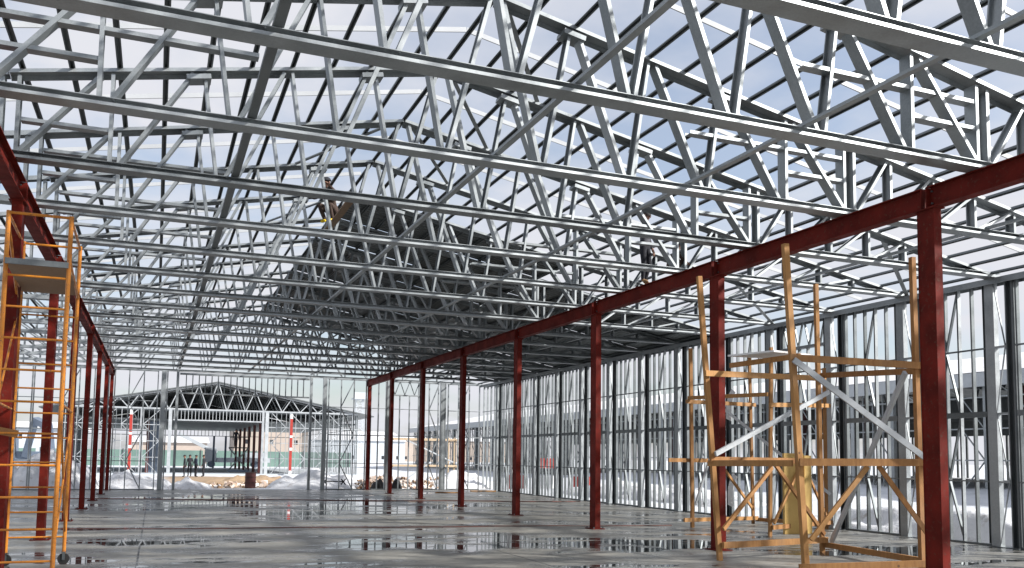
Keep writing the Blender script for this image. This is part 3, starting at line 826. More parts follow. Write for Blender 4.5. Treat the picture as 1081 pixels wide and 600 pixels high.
A += [('top_rail', off(on(P2b, P2t, 3.38), -.12, n_), off(on(P4b, P4t, 3.30), .06, n_), .05, .13),
      ('top_rail', off(on(P1b, P1t, 3.24), -.08, n_), off(on(P3b, P3t, 3.35), .1, n_), .05, .12),
      ('top_rail', off(on(P3b, P3t, 3.42), .085, .1), off(on(P4b, P4t, 3.22), .085, -.1), .05, .12),
      ('top_rail', off(on(P1b, P1t, 3.40), .45, -.1), off(on(P2b, P2t, 3.42), .1, -.06), .05, .1),
      ('mid_rail', off(on(P2b, P2t, 1.72), -.06, n_), off(on(P4b, P4t, 1.74), .08, n_), .05, .14),
      ('mid_rail', off(on(P1b, P1t, 1.74), -.1, n_), off(on(P3b, P3t, 1.74), .12, n_), .05, .13),
      ('mid_rail', off(on(P1b, P1t, 1.68), -.09, .0), off(on(P2b, P2t, 1.70), -.09, .05), .05, .12),
      ('bottom_rail', off(on(P1b, P1t, .27), .03, n_), off(on(P3b, P3t, .24), .05, n_), .05, .13),
      ('bottom_rail', off(on(P2b, P2t, .07), -.2, n_), off(on(P4b, P4t, .14), .05, n_), .05, .13),
      ('bottom_rail', off(on(P3b, P3t, .14), .085, .1), off(on(P4b, P4t, .16), .085, -.1), .05, .12),
      ('diagonal_brace', off(on(P1b, P1t, .55), .02, -.14), off(P1b, 1.28, .19, 1.62), .045, .085),
      ('diagonal_brace', off(P3b, -.05, -.12, .35), off(P1b, 1.35, .18, 1.66), .045, .085),
      ('diagonal_brace', off(on(P2b, P2t, .5), .02, -.14), off(P2b, .98, -.33, 1.66), .045, .09),
      ('diagonal_brace', off(on(P4b, P4t, .62), -.02, -.14), off(P2b, 1.12, -.42, 1.68), .045, .09),
      ('steel_brace', off(on(P1b, P1t, 1.84), -.05, -.17), off(on(P3b, P3t, 3.08), .1, -.17), .04, .10),
      ('steel_brace', off(on(P2b, P2t, 3.34), -.1, -.15), off(on(P4b, P4t, 1.80), .0, -.15), .04, .11),
      ('steel_brace', off(on(P4b, P4t, 3.2), -.10, .12), off(on(P3b, P3t, .2), .12, -.12), .05, .11),
      ]
tower((10.5, 12.2, 0), 'larger timber scaffold of rough posts and rails beside the nearest right red column',
      [(P1b, P1t, .08), (P2b, P2t, .09), (P3b, P3t, .075), (P4b, P4t, .08)], A)
P5b, P5t = Vector((12.96, 19.57, 0)), Vector((12.92, 19.57, 4.66))
P6b_, P6t = Vector((13.34, 16.94, 0)), Vector((13.43, 16.94, 4.42))
P8b, P8t = Vector((15.48, 20.38, 0)), Vector((15.40, 20.38, 4.65))
P7b, P7t = Vector((16.2, 18.3, 0)), Vector((16.2, 18.3, 4.19))
B = [('top_rail', off(on(P5b, P5t, 3.25), -.2, n_), off(on(P8b, P8t, 3.3), .1, n_), .05, .12),
     ('top_rail', off(on(P6b_, P6t, 3.05), -.1, n_), off(on(P7b, P7t, 3.2), .1, n_), .05, .12),
     ('top_rail', off(on(P5b, P5t, 3.35), -.09, 0), off(on(P6b_, P6t, 3.3), -.09, 0), .05, .11),
     ('mid_rail', off(on(P5b, P5t, 1.73), -.75, n_), off(on(P8b, P8t, 1.73), .1, n_), .05, .12),
     ('mid_rail', off(on(P6b_, P6t, 1.74), -.1, n_), off(on(P7b, P7t, 1.74), .1, n_), .05, .12),
     ('bottom_rail', off(on(P5b, P5t, .2), -.3, n_), off(on(P8b, P8t, .16), .1, n_), .05, .12),
     ('bottom_rail', off(on(P6b_, P6t, .2), 0, n_), off(on(P7b, P7t, .18), .1, n_), .05, .12),
     ('bottom_rail', off(on(P8b, P8t, .12), .09, 0), off(on(P7b, P7t, .12), .09, 0), .05, .12),
     ('diagonal_brace', off(on(P6b_, P6t, .3), 0, -.14), off(P6b_, 1.2, .3, 1.7), .045, .085),
     ('diagonal_brace', off(P7b, -.1, -.14, .3), off(P6b_, 1.35, .45, 1.7), .045, .085),
     ('diagonal_brace', off(P8b, -.1, -.14, .4), off(P5b, .9, .1, 1.7), .045, .085),
     ('steel_brace', off(on(P5b, P5t, .6), 0, -.16), off(P5b, 1.1, .1, 3.1), .04, .07),
     ('steel_brace', off(P5b, 1.0, .1, 3.15), off(on(P7b, P7t, .9), 0, -.16), .04, .09)]
tower((14.6, 18.6, 0), 'smaller timber scaffold against the right wall, behind the larger one',
      [(P5b, P5t, .08), (P6b_, P6t, .07), (P8b, P8t, .07), (P7b, P7t, .07)], B)
m = MB(); m.add([(9.25, 11.6, 3.50), (10.3, 11.9, 3.52), (10.2, 12.6, 3.53), (9.0, 12.5, 3.50), (9.25, 11.6, 3.53), (10.3, 11.9, 3.55), (10.2, 12.6, 3.56), (9.0, 12.5, 3.53)],
      [(0, 3, 2, 1), (4, 5, 6, 7), (0, 1, 5, 4), (1, 2, 6, 5), (2, 3, 7, 6), (3, 0, 4, 7)])
tag(m.build('sheet_offcut', WHITE), 'white sheet offcut lying on the top rails of the larger timber scaffold', 'sheet')
# yellow boards
m = MB(); m.box(13.98, 14.55, 17.2, 17.27, .003, 1.93); tag(m.build('insulation_board', FOAM), 'upright yellow board standing between the posts of the smaller timber scaffold', 'board')
m = MB(); m.box(14.59, 14.80, 17.21, 17.28, .003, 1.88); tag(m.build('insulation_board', FOAM), 'narrow yellow board standing right of the wider upright yellow one', 'board')
# cables and planks on the floor
def cable(name, pts, r, mat, label):
    cu = bpy.data.curves.new(name, 'CURVE'); cu.dimensions = '3D'; cu.bevel_depth = r; cu.bevel_resolution = 2
    sp_ = cu.splines.new('NURBS'); sp_.points.add(len(pts)-1)
    for p_, q in zip(sp_.points, pts): p_.co = (*q, 1)
    sp_.use_endpoint_u = True; sp_.order_u = 3
    o = bpy.data.objects.new(name, cu); COL.objects.link(o); cu.materials.append(mat)
    me = bpy.data.meshes.new_from_object(o.evaluated_get(bpy.context.evaluated_depsgraph_get())); bpy.data.objects.remove(o)
    o = bpy.data.objects.new(name, me); COL.objects.link(o); return tag(o, label, 'cable')
pts = [(-8+1.2*k, 37.9-.29*k+.12*math.sin(k*1.3), .014) for k in range(21)]
cable('power_cable', pts, .016, CABLE, 'dark red cable lying straight across the slab near the far end')
pts = [(-3+.75*k, 22.3-.10*k+.10*math.sin(k*.9)+.05*math.sin(k*2.7), .014) for k in range(22)]
cable('power_cable', pts, .010, CABLE, 'thin red cable lying across the slab in the middle distance')
m = MB(); m.bar((15.0, 42.8, .03), (16.3, 42.5, .03), .05, .14, b=(0, 1, 0)); tag(m.build('timber_plank', WOOD), 'short yellow plank lying in the far right corner of the slab', 'plank')
m = MB(); m.bar((12.6, 41.0, .03), (13.9, 40.8, .03), .05, .12, b=(0, 1, 0)); tag(m.build('timber_plank', WOOD), 'short plank lying on the slab left of the far right corner', 'plank')
# white plastic strips on the right wall; the corner one paints in sunlit braces
for j, (y, z_0, z_1, dy) in enumerate(((22.6, 3.0, 3.9, .3), (22.55, .35, 1.3, .3), (41.2, .2, 4.0, -.5))):
    m = MB(); n = 8
    for k in range(n):
        a0, a1 = k/n, (k+1)/n
        f_ = lambda t_: (XW-.12-.05*math.sin(t_*3), y+dy*t_+.05*math.sin(t_*5), z_1+(z_0-z_1)*t_)
        m.bar(f_(a0), f_(a1), .012, .26, b=(0, 1, 0))
    tag(m.build('plastic_and_sunlit_strip', WHITE), ['bright white plastic strip hanging high on the right wall behind the smaller scaffold', 'bright white plastic strip near the foot of the right wall behind the smaller scaffold',
        'long crooked white strip standing in for sunlit braces in the far right corner'][j], 'plastic strip')

# ------------------------------------------------------------------ snow banks, rubble and odds outside
def mound(name, cx_, cy_, lx, ly, h, mat, label, seed, rough=.5, kind='stuff', zb=-.25):
    m = MB(); n = 26
    vs = []
    for j in range(n+1):
        for i in range(n+1):
            u_, v_ = i/n*2-1, j/n*2-1
            r_ = math.sqrt(u_*u_+v_*v_)
            base = max(0, 1-r_**2)**.7
            x, y = cx_+u_*lx, cy_+v_*ly
            q = 1+rough*noise.noise(Vector((x*.9+seed, y*.9, 0)))+rough*.6*noise.noise(Vector((x*2.7+seed, y*2.7, 5)))
            vs.append((x, y, zb+h*base*q))
    m.add(vs, [(j*(n+1)+i, j*(n+1)+i+1, (j+1)*(n+1)+i+1, (j+1)*(n+1)+i) for j in range(n) for i in range(n)])
    o = m.build(name, mat, smooth=True)
    return tag(o, label, name.replace('_', ' '), kind=kind)
mound('snow_bank', -4.6, 48.5, 2.2, 1.8, 1.75, SNOWB, 'tall snow bank outside the far wall, left of the left columns', 1)
mound('snow_bank', -7.2, 49.0, 1.9, 2.0, 1.5, SNOWB, 'snow bank outside the far wall at the left picture edge', 2)
mound('snow_bank', -1.3, 50.5, 2.6, 2.2, .75, SNOWB, 'low snow bank behind the wide post of the far wall', 3, .7)
mound('snow_bank', 1.7, 50.0, 1.3, 1.5, .55, SNOWB, 'small snow heap at the left foot of the far opening', 4, .7)
mound('snow_bank', 8.6, 50.5, 3.0, 2.4, .95, SNOWB, 'snow bank outside the far wall right of the opening', 5, .4)
mound('snow_bank', 17.2, 51, 2.6, 2.4, .95, SNOWB, 'snow bank outside the far wall behind the right corner', 6, .6)
mound('snow_bank', 21.5, 36, 2.2, 9, .8, SNOWB, 'long low snow bank outside the far half of the right wall', 7, .7)
mound('snow_bank', 19.2, 16, 1.5, 9, .62, SNOWB, 'long snow ridge close outside the near half of the right wall', 8, .8)
mound('earth_mound', 6.0, 56, 4.2, 3.2, .5, SNOW, 'trampled brown earth outside the far opening', 9, .9)
def rubble(cx_, cy_, lx, ly, h, n, label, seed):
    rnd = random.Random(seed); m = MB()
    for k in range(n):
        u_, v_ = rnd.uniform(-1, 1), rnd.uniform(-1, 1)
        if u_*u_+v_*v_ > 1: continue
        z = -.15+h*(1-u_*u_-v_*v_)*rnd.uniform(.4, 1)
        s_ = rnd.uniform(.06, .2)
        p = Vector((cx_+u_*lx, cy_+v_*ly, z)); d = Vector((rnd.uniform(-1, 1), rnd.uniform(-1, 1), rnd.uniform(-.6, .6))).normalized()*s_
        m.bar(p-d, p+d, s_*.8, s_*1.1, b=(rnd.random(), rnd.random(), .3), mi=rnd.choice((0, 0, 1, 2)))
    o = m.build('rubble', [BRICKM, SNOWB, PLY]); return tag(o, label, 'rubble', kind='stuff')
rubble(12.3, 49.5, 2.8, 1.5, .8, 420, 'heap of broken bricks and boards outside the far wall, right of the nave', 3)
rubble(15.4, 51, 1.6, 1.6, .6, 260, 'heap of pale rubble outside the far wall behind the wide double post', 5)
rubble(5.8, 53, 3.8, 1.6, .35, 160, 'scattered boards and bricks on the ground outside the far opening', 6)
# rusty barrel
BR = empty('steel_barrel', (4.95, 50.8, -.12), 'rusty red steel barrel standing outside the far opening', 'barrel')
m = MB(); m.tube((0, 0, 0), (0, 0, .88), .29, 20); m.build('drum', REDD, BR)
for z in (.02, .3, .6, .86): m = MB(); m.tube((0, 0, z-.015), (0, 0, z+.015), .305, 20); m.build('hoop', CLOTHB, BR)
for x, y, s_, lab in ((11.1, 46.6, .42, 'black sack slumped outside the far wall beside the farthest right column'), (12.1, 46.5, .34, 'smaller black sack outside the far wall under the lattice header')):
    o = mound('black_sack', x, y, s_, s_*.7, s_*1.8, BLACK, lab, s_*9, .5, 'thing', -.13)
BH = empty('black_trestle', (8.9, 47.3, .25), 'low black trestle lying on the snow right of the far opening', 'trestle')
m = MB(); m.bar((-.55, 0, .12), (.55, 0, .12), .06, .06); m.build('rail', BLACK, BH)
for x in (-.5, .5):
    m = MB(); m.bar((x-.12, 0, .25), (x+.12, 0, -.05), .06, .06); m.bar((x+.12, .03, .25), (x-.12, .03, -.05), .06, .06); m.build('leg', BLACK, BH)
# timber trestle scaffold outside
C = []
q = [Vector((14.2, 56, -.1)), Vector((18.6, 56.4, -.1)), Vector((14.5, 58.2, -.1)), Vector((18.9, 58.6, -.1))]
for a_, b_ in ((0, 1), (2, 3)):
    for z in (1.25, 3.0): C.append(('rail', q[a_]+Vector((-.3, -.08, z)), q[b_]+Vector((.3, -.08, z)), .05, .13))
for a_, b_ in ((0, 2), (1, 3)):
    for z in (1.2, 2.95): C.append(('rail', q[a_]+Vector((.08, -.2, z)), q[b_]+Vector((.08, .2, z)), .05, .12))
C.append(('steel_brace', q[0]+Vector((.6, -.14, .1)), q[0]+Vector((2.6, -.1, 1.5)), .05, .1))
C.append(('steel_brace', q[0]+Vector((1.0, -.14, 2.9)), q[1]+Vector((-.1, -.14, 1.5)), .05, .1))
tower((16.5, 57, 0), 'timber trestle scaffold out in the snow beyond the far wall', [(p, p+Vector((0, 0, 3.2)), .1) for p in q], C, 'outside timber scaffold')
# red and white barriers in the far right corner outside
for j, (x, y, w_, lab) in enumerate(((18.7, 48.6, .28, 'tall red and white banded marker post outside the far right corner'),)):
    r = empty('marker_post', (x, y, -.1), lab, 'marker post')
    for k in range(6):
        m = MB(); m.box(-w_/2, w_/2, -.06, .06, .3*k, .3*k+.298); m.build('painted_band', REDP if k % 2 == 0 else WHITE, r)
for j, (x, y) in enumerate(((19.6, 47.8), (20.9, 46.6), (22.2, 44.6))):
    r = empty('plastic_barrier', (x, y, -.05), 'red plastic road barrier outside the right wall, %s from the far corner' % ('first', 'second', 'third')[j], 'barrier', 'red plastic barriers', rz=-.7)
    m = MB(); m.add([(-.5, -.22, 0), (.5, -.22, 0), (.5, .22, 0), (-.5, .22, 0), (-.5, -.09, .35), (.5, -.09, .35), (.5, .09, .35), (-.5, .09, .35), (-.5, -.07, .8), (.5, -.07, .8), (.5, .07, .8), (-.5, .07, .8)],
                    [(0, 1, 5, 4), (1, 2, 6, 5), (2, 3, 7, 6), (3, 0, 4, 7), (4, 5, 9, 8), (5, 6, 10, 9), (6, 7, 11, 10), (7, 4, 8, 11), (8, 9, 10, 11), (0, 3, 2, 1)])
    m.build('barrier_body', REDP if j != 1 else WHITE, r)
r = empty('site_board', (22.0, 49.0, 0), 'red board on two legs outside the far right corner', 'board')
m = MB(); m.box(-.7, .7, -.02, .02, 1.15, 1.75); m.build('panel', REDP, r)
for x in (-.6, .6): m = MB(); m.box(x-.03, x+.03, .021, .07, -.1, 1.75); m.build('leg', GALVD, r)

# excavator at far left
EX = empty('excavator', (-7.6, 62, 0), 'blue grey excavator with a bent boom beyond the far wall at the left', 'excavator')
for x in (-1.0, 1.0):
    m = MB(); pr = [(-1.7, .35), (-1.5, .05), (1.5, .05), (1.7, .35), (1.5, .75), (-1.5, .75)]
    m.add([(x+s*.25, a_, b_) for s in (-1, 1) for a_, b_ in pr], [tuple(range(6)), tuple(range(6, 12))]+[(i, (i+1) % 6, 6+(i+1) % 6, 6+i) for i in range(6)]); m.build('track', BLACK, EX)
m = MB(); m.box(-1.2, 1.2, -1.3, 1.8, .85, 1.75); m.build('engine_house', BLUEG, EX)
m = MB(); m.add([(-1.15, -1.5, .9), (-.2, -1.5, .9), (-.2, .1, .9), (-1.15, .1, .9), (-1.1, -1.2, 2.8), (-.25, -1.2, 2.8), (-.25, 0, 2.8), (-1.1, 0, 2.8)],
                [(0, 1, 2, 3), (4, 5, 6, 7), (0, 1, 5, 4), (1, 2, 6, 5), (2, 3, 7, 6), (3, 0, 4, 7)]); cabo = m.build('cab', BLUEG, EX)
m = MB(); m.box(-1.0, -.35, -1.47, -1.40, 1.5, 2.4); m.build('window', GLASS, cabo)
m = MB(); m.bar((.3, -1.2, 1.5), (.9, -2.6, 3.6), .45, .4, b=(1, 0, 0)); m.bar((.9, -2.6, 3.6), (1.8, -4.0, 3.2), .38, .36, b=(1, 0, 0)); m.build('boom', BLUEG, EX)
m = MB(); m.bar((1.8, -4.0, 3.3), (2.1, -4.3, 1.3), .32, .3, b=(0, 1, 0)); m.build('arm', BLUEG, EX)
m = MB(); m.add([(1.6, -4.9, 1.3), (2.6, -4.9, 1.3), (2.6, -4.0, 1.2), (1.6, -4.0, 1.2), (1.7, -4.8, .5), (2.5, -4.8, .5), (2.5, -4.3, .45), (1.7, -4.3, .45)],
                [(4, 5, 6, 7), (0, 1, 5, 4), (1, 2, 6, 5), (2, 3, 7, 6), (3, 0, 4, 7)]); m.build('bucket', BLACK, EX)

# far background
def block(x0, x1, y, h, mat, label, roof=.0, rows=2, depth=12):
    r = empty('background_building', ((x0+x1)/2, y, -.2), label, 'building'); w_ = (x1-x0)/2
    m = MB(); m.box(-w_, w_, 0, depth, 0, h); b0 = m.build('wall', mat, r)
    m = MB(); m.add([(-w_-.4, -.5, h), (w_+.4, -.5, h), (w_+.4, depth+.5, h), (-w_-.4, depth+.5, h), (-w_-.4, depth/2, h+roof+.4), (w_+.4, depth/2, h+roof+.4)], [(0, 1, 5, 4), (3, 2, 5, 4), (0, 3, 4), (1, 2, 5), (0, 1, 2, 3)])
    m.build('roof', SNOWB, r)
    nw = max(2, int(w_*2/4))
    for j in range(rows):
        for k in range(nw):
            x = -w_+(k+.5)*2*w_/nw; z = 1+j*3
            if z+1.4 > h: continue
            m = MB(); m.box(x-.35, x+.35, -.03, .02, z+.2, z+1.1); m.build('window', GLASS, r)
block(-4, 9, 175, 4.0, PEACH, 'low peach rendered building far behind the other hall', .8)
block(15, 30, 190, 9, PEACH, 'taller peach building far away to the right of the low one', 1)
block(-40, -12, 175, 6, GREYB, 'pale grey building far away at the left edge', 1)
block(34, 62, 230, 6, GREYB, 'long pale grey warehouse on the horizon right of the far hall', 2.5, 1, 30)
block(60, 110, 260, 7, PEACH, 'long low brownish building on the horizon right of the warehouse', 1, 1, 20)
for j, (x0, x1) in enumerate(((-34, -14), (-13.5, 6), (6.5, 26))):
    r = empty('site_fence', ((x0+x1)/2, 126, 0), 'green site fence behind the far hall, %s length' % ('left', 'middle', 'right')[j], 'fence', 'green site fences'); w_ = (x1-x0)/2
    m = MB(); m.box(-w_, w_, -.03, .03, .1, 2.2); m.build('panel', GREENF, r)
    k = -w_
    while k <= w_: m = MB(); m.box(k-.06, k+.06, -.1, -.032, 0, 2.35); m.build('fence_post', GALVD, r); k += 3.2
# site crane with lowered boom behind the far hall
CR = empty('mobile_crane', (8.6, 121, 0), 'mobile crane with a low slanting boom behind the far hall', 'crane')
m = MB(); m.box(-1.2, 5.5, -1.2, 1.2, .7, 1.3); m.build('chassis', GREYB, CR)
m = MB(); m.box(-2.6, -1.25, -1.1, 1.1, .7, 2.6); cabo = m.build('cab', GREYB, CR)
m = MB(); m.box(-2.62, -2.58, -.8, .8, 1.6, 2.3); m.build('window', GLASS, cabo)
m = MB(); m.bar((-1.2, 0, 1.9), (-5.9, -.6, 4.3), .45, .4); m.build('boom', GREYB, CR)
m = MB(); m.box(2.5, 5, -.9, .9, 1.31, 2.0); m.build('counterweight', GREYB, CR)
for x in (-1.8, 3.6):
    for y in (-1.15, 1.15): m = MB(); m.tube((x, y-.15, .45), (x, y+.15, .45), .42, 14); m.build('wheel', BLUEG, CR)
# lattice mast far behind
LM = empty('lattice_mast', (44, 205, 0), 'thin pale lattice mast on the horizon beside the farthest right column', 'mast')
for a_, b_ in ((-1, -1), (1, -1), (1, 1), (-1, 1)):
    m = MB(); m.bar((a_*1.2, b_*1.2, 0), (a_*.8, b_*.8, 15), .16, .16); m.build('leg', GREYB, LM)
for k in range(10):
    z = 1.5*k; s_ = 1.2-.04*k
    m = MB(); m.bar((-s_, -s_, z), (s_, -s_, z+1.5), .1, .1); m.bar((s_, -s_, z+.02), (-s_, -s_, z+1.52), .1, .1); m.bar((-s_, -s_, z+1.5), (s_, -s_, z+1.5), .1, .1); m.build('lattice_bar', GREYB, LM)
m = MB(); m.box(-1.6, 1.6, -1.6, 1.6, 15, 15.3); m.box(-1.6, 1.6, -1.6, -1.5, 15.3, 16.6); m.build('platform', GREYB, LM)

# ------------------------------------------------------------------ people
def person(loc, rz, label, J=None, mats=None, hands=True, helmet=None, group=None, scale=1.0, hair=True):
    top, legs_, boots = mats
    j = dict(pelvis=(0, 0, .94), belly=(0, .01, 1.08), chest=(0, .0, 1.29), neck=(0, .0, 1.45), head0=(0, .015, 1.52), head1=(0, .03, 1.60), head2=(0, .02, 1.67),
             shL=(-.17, 0, 1.385), elL=(-.24, -.02, 1.12), wrL=(-.25, .06, .88), haL=(-.25, .09, .81),
             shR=(.17, 0, 1.385), elR=(.24, -.02, 1.12), wrR=(.25, .06, .88), haR=(.25, .09, .81),
             hiL=(-.09, 0, .90), knL=(-.10, .03, .49), anL=(-.10, 0, .09), toL=(-.11, .15, .045),
             hiR=(.09, 0, .90), knR=(.10, .03, .49), anR=(.10, 0, .09), toR=(.11, .15, .045))
    j.update(J or {})
    rad = dict(pelvis=.135, belly=.125, chest=.145, neck=.055, head0=.075, head1=.098, head2=.07, sh=.07, el=.048, wr=.034, ha=.036, hi=.095, kn=.065, an=.048, to=.040)
    names = list(j.keys()); idx = {n: i for i, n in enumerate(names)}
    E_ = [('pelvis', 'belly'), ('belly', 'chest'), ('chest', 'neck'), ('neck', 'head0'), ('head0', 'head1'), ('head1', 'head2')]
    for s in 'LR': E_ += [('chest', 'sh'+s), ('sh'+s, 'el'+s), ('el'+s, 'wr'+s), ('wr'+s, 'ha'+s), ('pelvis', 'hi'+s), ('hi'+s, 'kn'+s), ('kn'+s, 'an'+s), ('an'+s, 'to'+s)]
    vs = [Vector(j[n]) for n in names]; rr = [rad.get(n, rad.get(n[:2], .05)) for n in names]; es = [(idx[a_], idx[b_]) for a_, b_ in E_]
    if hands:
        for s in 'LR':
            h = vs[idx['ha'+s]]; d = (h-vs[idx['wr'+s]]).normalized(); sd_ = d.cross(Vector((0, 0, 1))); sd_ = sd_.normalized() if sd_.length > .1 else Vector((1, 0, 0))
            up_ = sd_.cross(d)
            for k, ln in enumerate((.055, .075, .082, .076, .06)):
                o_ = (k-2)*.017
                a0 = h+sd_*o_*1.2+d*.03 if k else h+sd_*-.035-d*.005
                dirn = (d+sd_*o_*4-up_*.25) if k else (d*.6-sd_*1.0)
                a1 = a0+dirn.normalized()*ln*.55; a2 = a1+(dirn.normalized()-up_*.5).normalized()*ln*.5
                i0 = len(vs); vs += [a0, a1, a2]; rr += [.0105, .0095, .008]; es += [(idx['ha'+s], i0), (i0, i0+1), (i0+1, i0+2)]
    me = bpy.data.meshes.new('person'); me.from_pydata([tuple(v) for v in vs], es, [])
    o = bpy.data.objects.new('person', me); COL.objects.link(o)
    md = o.modifiers.new('s', 'SKIN'); md.use_smooth_shade = True
    for i, v in enumerate(me.skin_vertices[0].data): v.radius = (rr[i], rr[i]*(.78 if names and i < len(names) and names[i] in ('chest', 'belly', 'pelvis') else 1)); v.use_root = (i == 0)
    o.modifiers.new('u', 'SUBSURF').levels = 1
    dg = bpy.context.evaluated_depsgraph_get(); dg.update()
    me2 = bpy.data.meshes.new_from_object(o.evaluated_get(dg)); COL.objects.unlink(o); bpy.data.objects.remove(o)
    for mt in (top, legs_, SKIN, boots): me2.materials.append(mt)
    segs_ = [(Vector(j[a_]), Vector(j[b_]), (2 if a_ in ('neck', 'head0', 'head1') or b_[:2] == 'ha' else 1 if a_[:2] in ('hi', 'kn') or b_[:2] == 'hi' else 3 if a_[:2] == 'an' else 0)) for a_, b_ in E_]
    hv = [vs[i] for i in range(len(names), len(vs))]
    for p in me2.polygons:
        c = p.center; best = (9, 0)
        for a_, b_, mi in segs_:
            t_ = max(0, min(1, (c-a_).dot(b_-a_)/max(1e-6, (b_-a_).length_squared))); dd = (c-(a_+(b_-a_)*t_)).length
            if dd < best[0]: best = (dd, mi)
        if hv and min((c-q_).length for q_ in hv) < .03: best = (0, 2)
        p.material_index = best[1]; p.use_smooth = True
    me2.name = 'person'
    o = bpy.data.objects.new('person', me2); COL.objects.link(o); o.location = loc; o.rotation_euler = (0, 0, rz); o.scale = (scale,)*3
    tag(o, label, 'person', group)
    hc = Vector(j['head1']); hd = (Vector(j['head2'])-Vector(j['head0'])).normalized()
    fwd = Vector((0, 1, 0)); fwd = (fwd-hd*fwd.dot(hd)).normalized(); rt = fwd.cross(hd)
    def blob(name, c, rx, ry, rz_, mat, cut=None):
        m = MB(); n1, n2 = 12, 8; v_ = []
        for a_ in range(n2+1):
            th = PI*a_/n2
            if cut is not None: th = cut*a_/n2
            for b_ in range(n1):
                ph = 2*PI*b_/n1
                v_.append(c + rt*rx*math.sin(th)*math.cos(ph) + fwd*ry*math.sin(th)*math.sin(ph) + hd*rz_*math.cos(th))
        m.add(v_, [(a_*n1+b_, a_*n1+(b_+1) % n1, (a_+1)*n1+(b_+1) % n1, (a_+1)*n1+b_) for a_ in range(n2) for b_ in range(n1)])
        return m.build(name, mat, o, smooth=True)
    blob('nose', hc+fwd*.098-hd*.008, .012, .018, .022, SKIN)
    for s in (-1, 1):
        blob('eye', hc+fwd*.088+rt*s*.032+hd*.018, .011, .009, .008, HAIRM)
        blob('ear', hc+rt*s*.093, .012, .02, .03, SKIN)
    blob('mouth', hc+fwd*.085-hd*.045, .022, .01, .006, REDD)
    if helmet:
        hm = blob('helmet', hc+hd*.035, .112, .128, .10, helmet, PI*.5)
        m = MB(); m.tube(hc+hd*.035-hd*.006+fwd*.02, hc+hd*.035+hd*.004+fwd*.02, .135, 16); m.build('brim', helmet, hm)
    elif hair: blob('hair', hc+hd*.022-fwd*.012, .104, .108, .098, HAIRM, PI*.56)
    return o
# standing worker on the right red beam
person((10.20, 17.3, ZC), -2.6, 'worker in dark trousers standing upright on the right red beam among the trusses',
       dict(knL=(-.13, .05, .49), anL=(-.12, -.08, .09), toL=(-.13, .07, .045), elR=(.26, .08, 1.15), wrR=(.16, .28, 1.22), haR=(.13, .34, 1.25), head1=(0, .05, 1.60), head2=(0, .06, 1.67)), (CLOTHG, CLOTHD, BOOT), helmet=None, scale=1.0)
person((10.22, 16.15, ZC-.02), -2.0, 'worker in brown crouching on the right red beam in front of a standing one',
       dict(pelvis=(0, -.12, .33), belly=(0, -.06, .46), chest=(0, .06, .66), neck=(0, .13, .80), head0=(0, .16, .86), head1=(0, .19, .94), head2=(0, .19, 1.01),
            shL=(-.17, .08, .74), elL=(-.22, .22, .52), wrL=(-.14, .40, .42), haL=(-.12, .46, .38), shR=(.17, .08, .74), elR=(.22, .22, .52), wrR=(.14, .40, .40), haR=(.12, .46, .36),
            hiL=(-.09, -.12, .30), knL=(-.13, .28, .44), anL=(-.11, .05, .11), toL=(-.12, .20, .05), hiR=(.09, -.12, .30), knR=(.13, .28, .46), anR=(.11, .05, .11), toR=(.12, .20, .05)),
       (CLOTHB, CLOTHB, BOOT), scale=.72)
# worker by the ridge
m = MB(); m.bar((3.45, Y0+T*4-.2, 7.13), (3.75, Y0+T*5+.25, 7.13), .22, .035, b=(0, 0, 1)) if False else m.box(3.54, 3.70, Y0+T*4-.15, Y0+T*5+.2, 7.115, 7.15)
tag(m.build('walking_plank', PLY), 'dark plank laid between two truss webs under the worker at the ridge', 'plank')
person((3.60, Y0+T*5-.28, 7.15), 2.3, 'worker in a dark cap and yellow boots crouching just under the ridge of the roof',
       dict(pelvis=(0, -.14, .36), belly=(0, -.06, .50), chest=(0, .08, .70), neck=(0, .15, .85), head0=(0, .17, .92), head1=(0, .19, 1.0), head2=(0, .19, 1.07),
            shL=(-.17, .10, .78), elL=(-.32, .30, .72), wrL=(-.34, .52, .80), haL=(-.34, .59, .82), shR=(.17, .10, .78), elR=(.30, .26, .62), wrR=(.28, .46, .70), haR=(.28, .53, .72),
            hiL=(-.09, -.14, .33), knL=(-.15, .26, .46), anL=(-.11, .05, .11), toL=(-.12, .20, .05), hiR=(.09, -.14, .33), knR=(.15, .26, .48), anR=(.11, .05, .11), toR=(.12, .20, .05)),
       (CLOTHB, CLOTHB, CLOTHY), helmet=CLOTHD, scale=.98)
# far people in the other hall
far = [(2.15, 72.5, 'leftmost dark figure of the group standing before the far hall', 1.5, CLOTHD), (2.55, 73.2, 'dark figure second from the left in the group before the far hall', .3, CLOTHD),
       (2.95, 72.4, 'dark figure in the middle right of the far hall group', -1.2, CLOTHN), (3.55, 72.6, 'dark figure standing slightly apart at the right of the group before the far hall', 1.2, CLOTHD)]
for x, y, lab, rz_, c_ in far: person((x, y, ground_h(x, y)), rz_, lab, None, (c_, CLOTHD, BLACK), hands=True, group='people before the far hall')
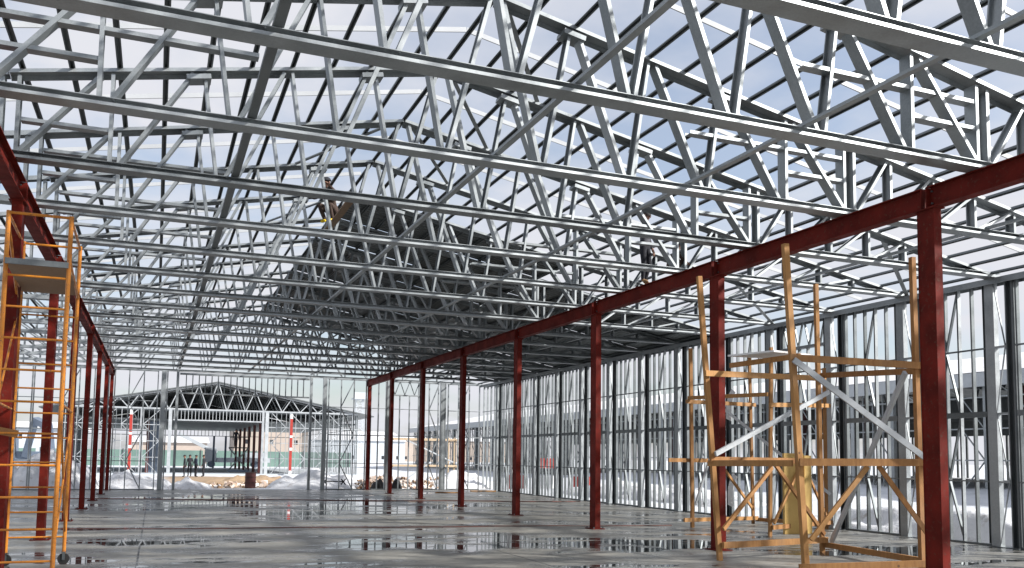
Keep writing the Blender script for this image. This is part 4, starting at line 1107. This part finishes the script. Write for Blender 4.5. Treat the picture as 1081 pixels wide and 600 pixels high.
# platform worker
PL = empty('work_platform', (7.4, 88, .02), 'raised work platform on crossed legs inside the far hall', 'platform')
m = MB(); m.box(-.9, .9, -.5, .5, 2.3, 2.4); m.build('deck', BLACK, PL)
for y in (-.45, .45):
    m = MB(); m.bar((-.85, y, .25), (.85, y, 2.3), .07, .05); m.bar((.85, y+.05, .25), (-.85, y+.05, 2.3), .07, .05); m.build('scissor_leg', GALVD, PL)
m = MB(); m.box(-.95, .95, -.5, .5, .05, .25); m.build('base', BLUEG, PL)
m = MB(); m.box(-.9, .9, -.49, -.45, 3.3, 3.36); m.build('guard_rail', BLACK, PL)
for x in (-.87, 0, .87): m = MB(); m.box(x-.02, x+.02, -.485, -.455, 2.4, 3.3); m.build('guard_post', BLACK, PL)
person((7.1, 88, 2.42), 0, 'dark figure working on the raised platform in the far hall', None, (CLOTHD, CLOTHD, BLACK))

# ------------------------------------------------------------------ haze-free air, camera and output
f_, yaw, pitch, roll, cyp = 930.15, .38281, .08282, .013335, 406.75
fw = Vector((math.sin(yaw)*math.cos(pitch), math.cos(yaw)*math.cos(pitch), math.sin(pitch)))
r0 = Vector((math.cos(yaw), -math.sin(yaw), 0)); u0 = r0.cross(fw)
R_ = r0*math.cos(roll)+u0*math.sin(roll); U_ = -r0*math.sin(roll)+u0*math.cos(roll)
cd = bpy.data.cameras.new('camera'); co = bpy.data.objects.new('camera', cd); COL.objects.link(co)
co.matrix_world = Matrix(((R_.x, U_.x, -fw.x, 0), (R_.y, U_.y, -fw.y, 0), (R_.z, U_.z, -fw.z, 1.72), (0, 0, 0, 1)))
cd.sensor_fit = 'HORIZONTAL'; cd.sensor_width = 36; cd.lens = f_/1081*36; cd.shift_y = (cyp-300)/1081
cd.clip_start = .05; cd.clip_end = 6000
scene.camera = co
for o in bpy.data.objects:
    if o.parent is None and o.type in ('MESH', 'EMPTY') and 'category' in o and 'kind' not in o: o['kind'] = 'thing'
scene.view_settings.view_transform = 'Standard'; scene.view_settings.look = 'None'
scene.view_settings.exposure = .68; scene.view_settings.gamma = 1
scene.cycles.max_bounces = 6; scene.cycles.diffuse_bounces = 3; scene.cycles.glossy_bounces = 4
scene.cycles.sample_clamp_indirect = 8
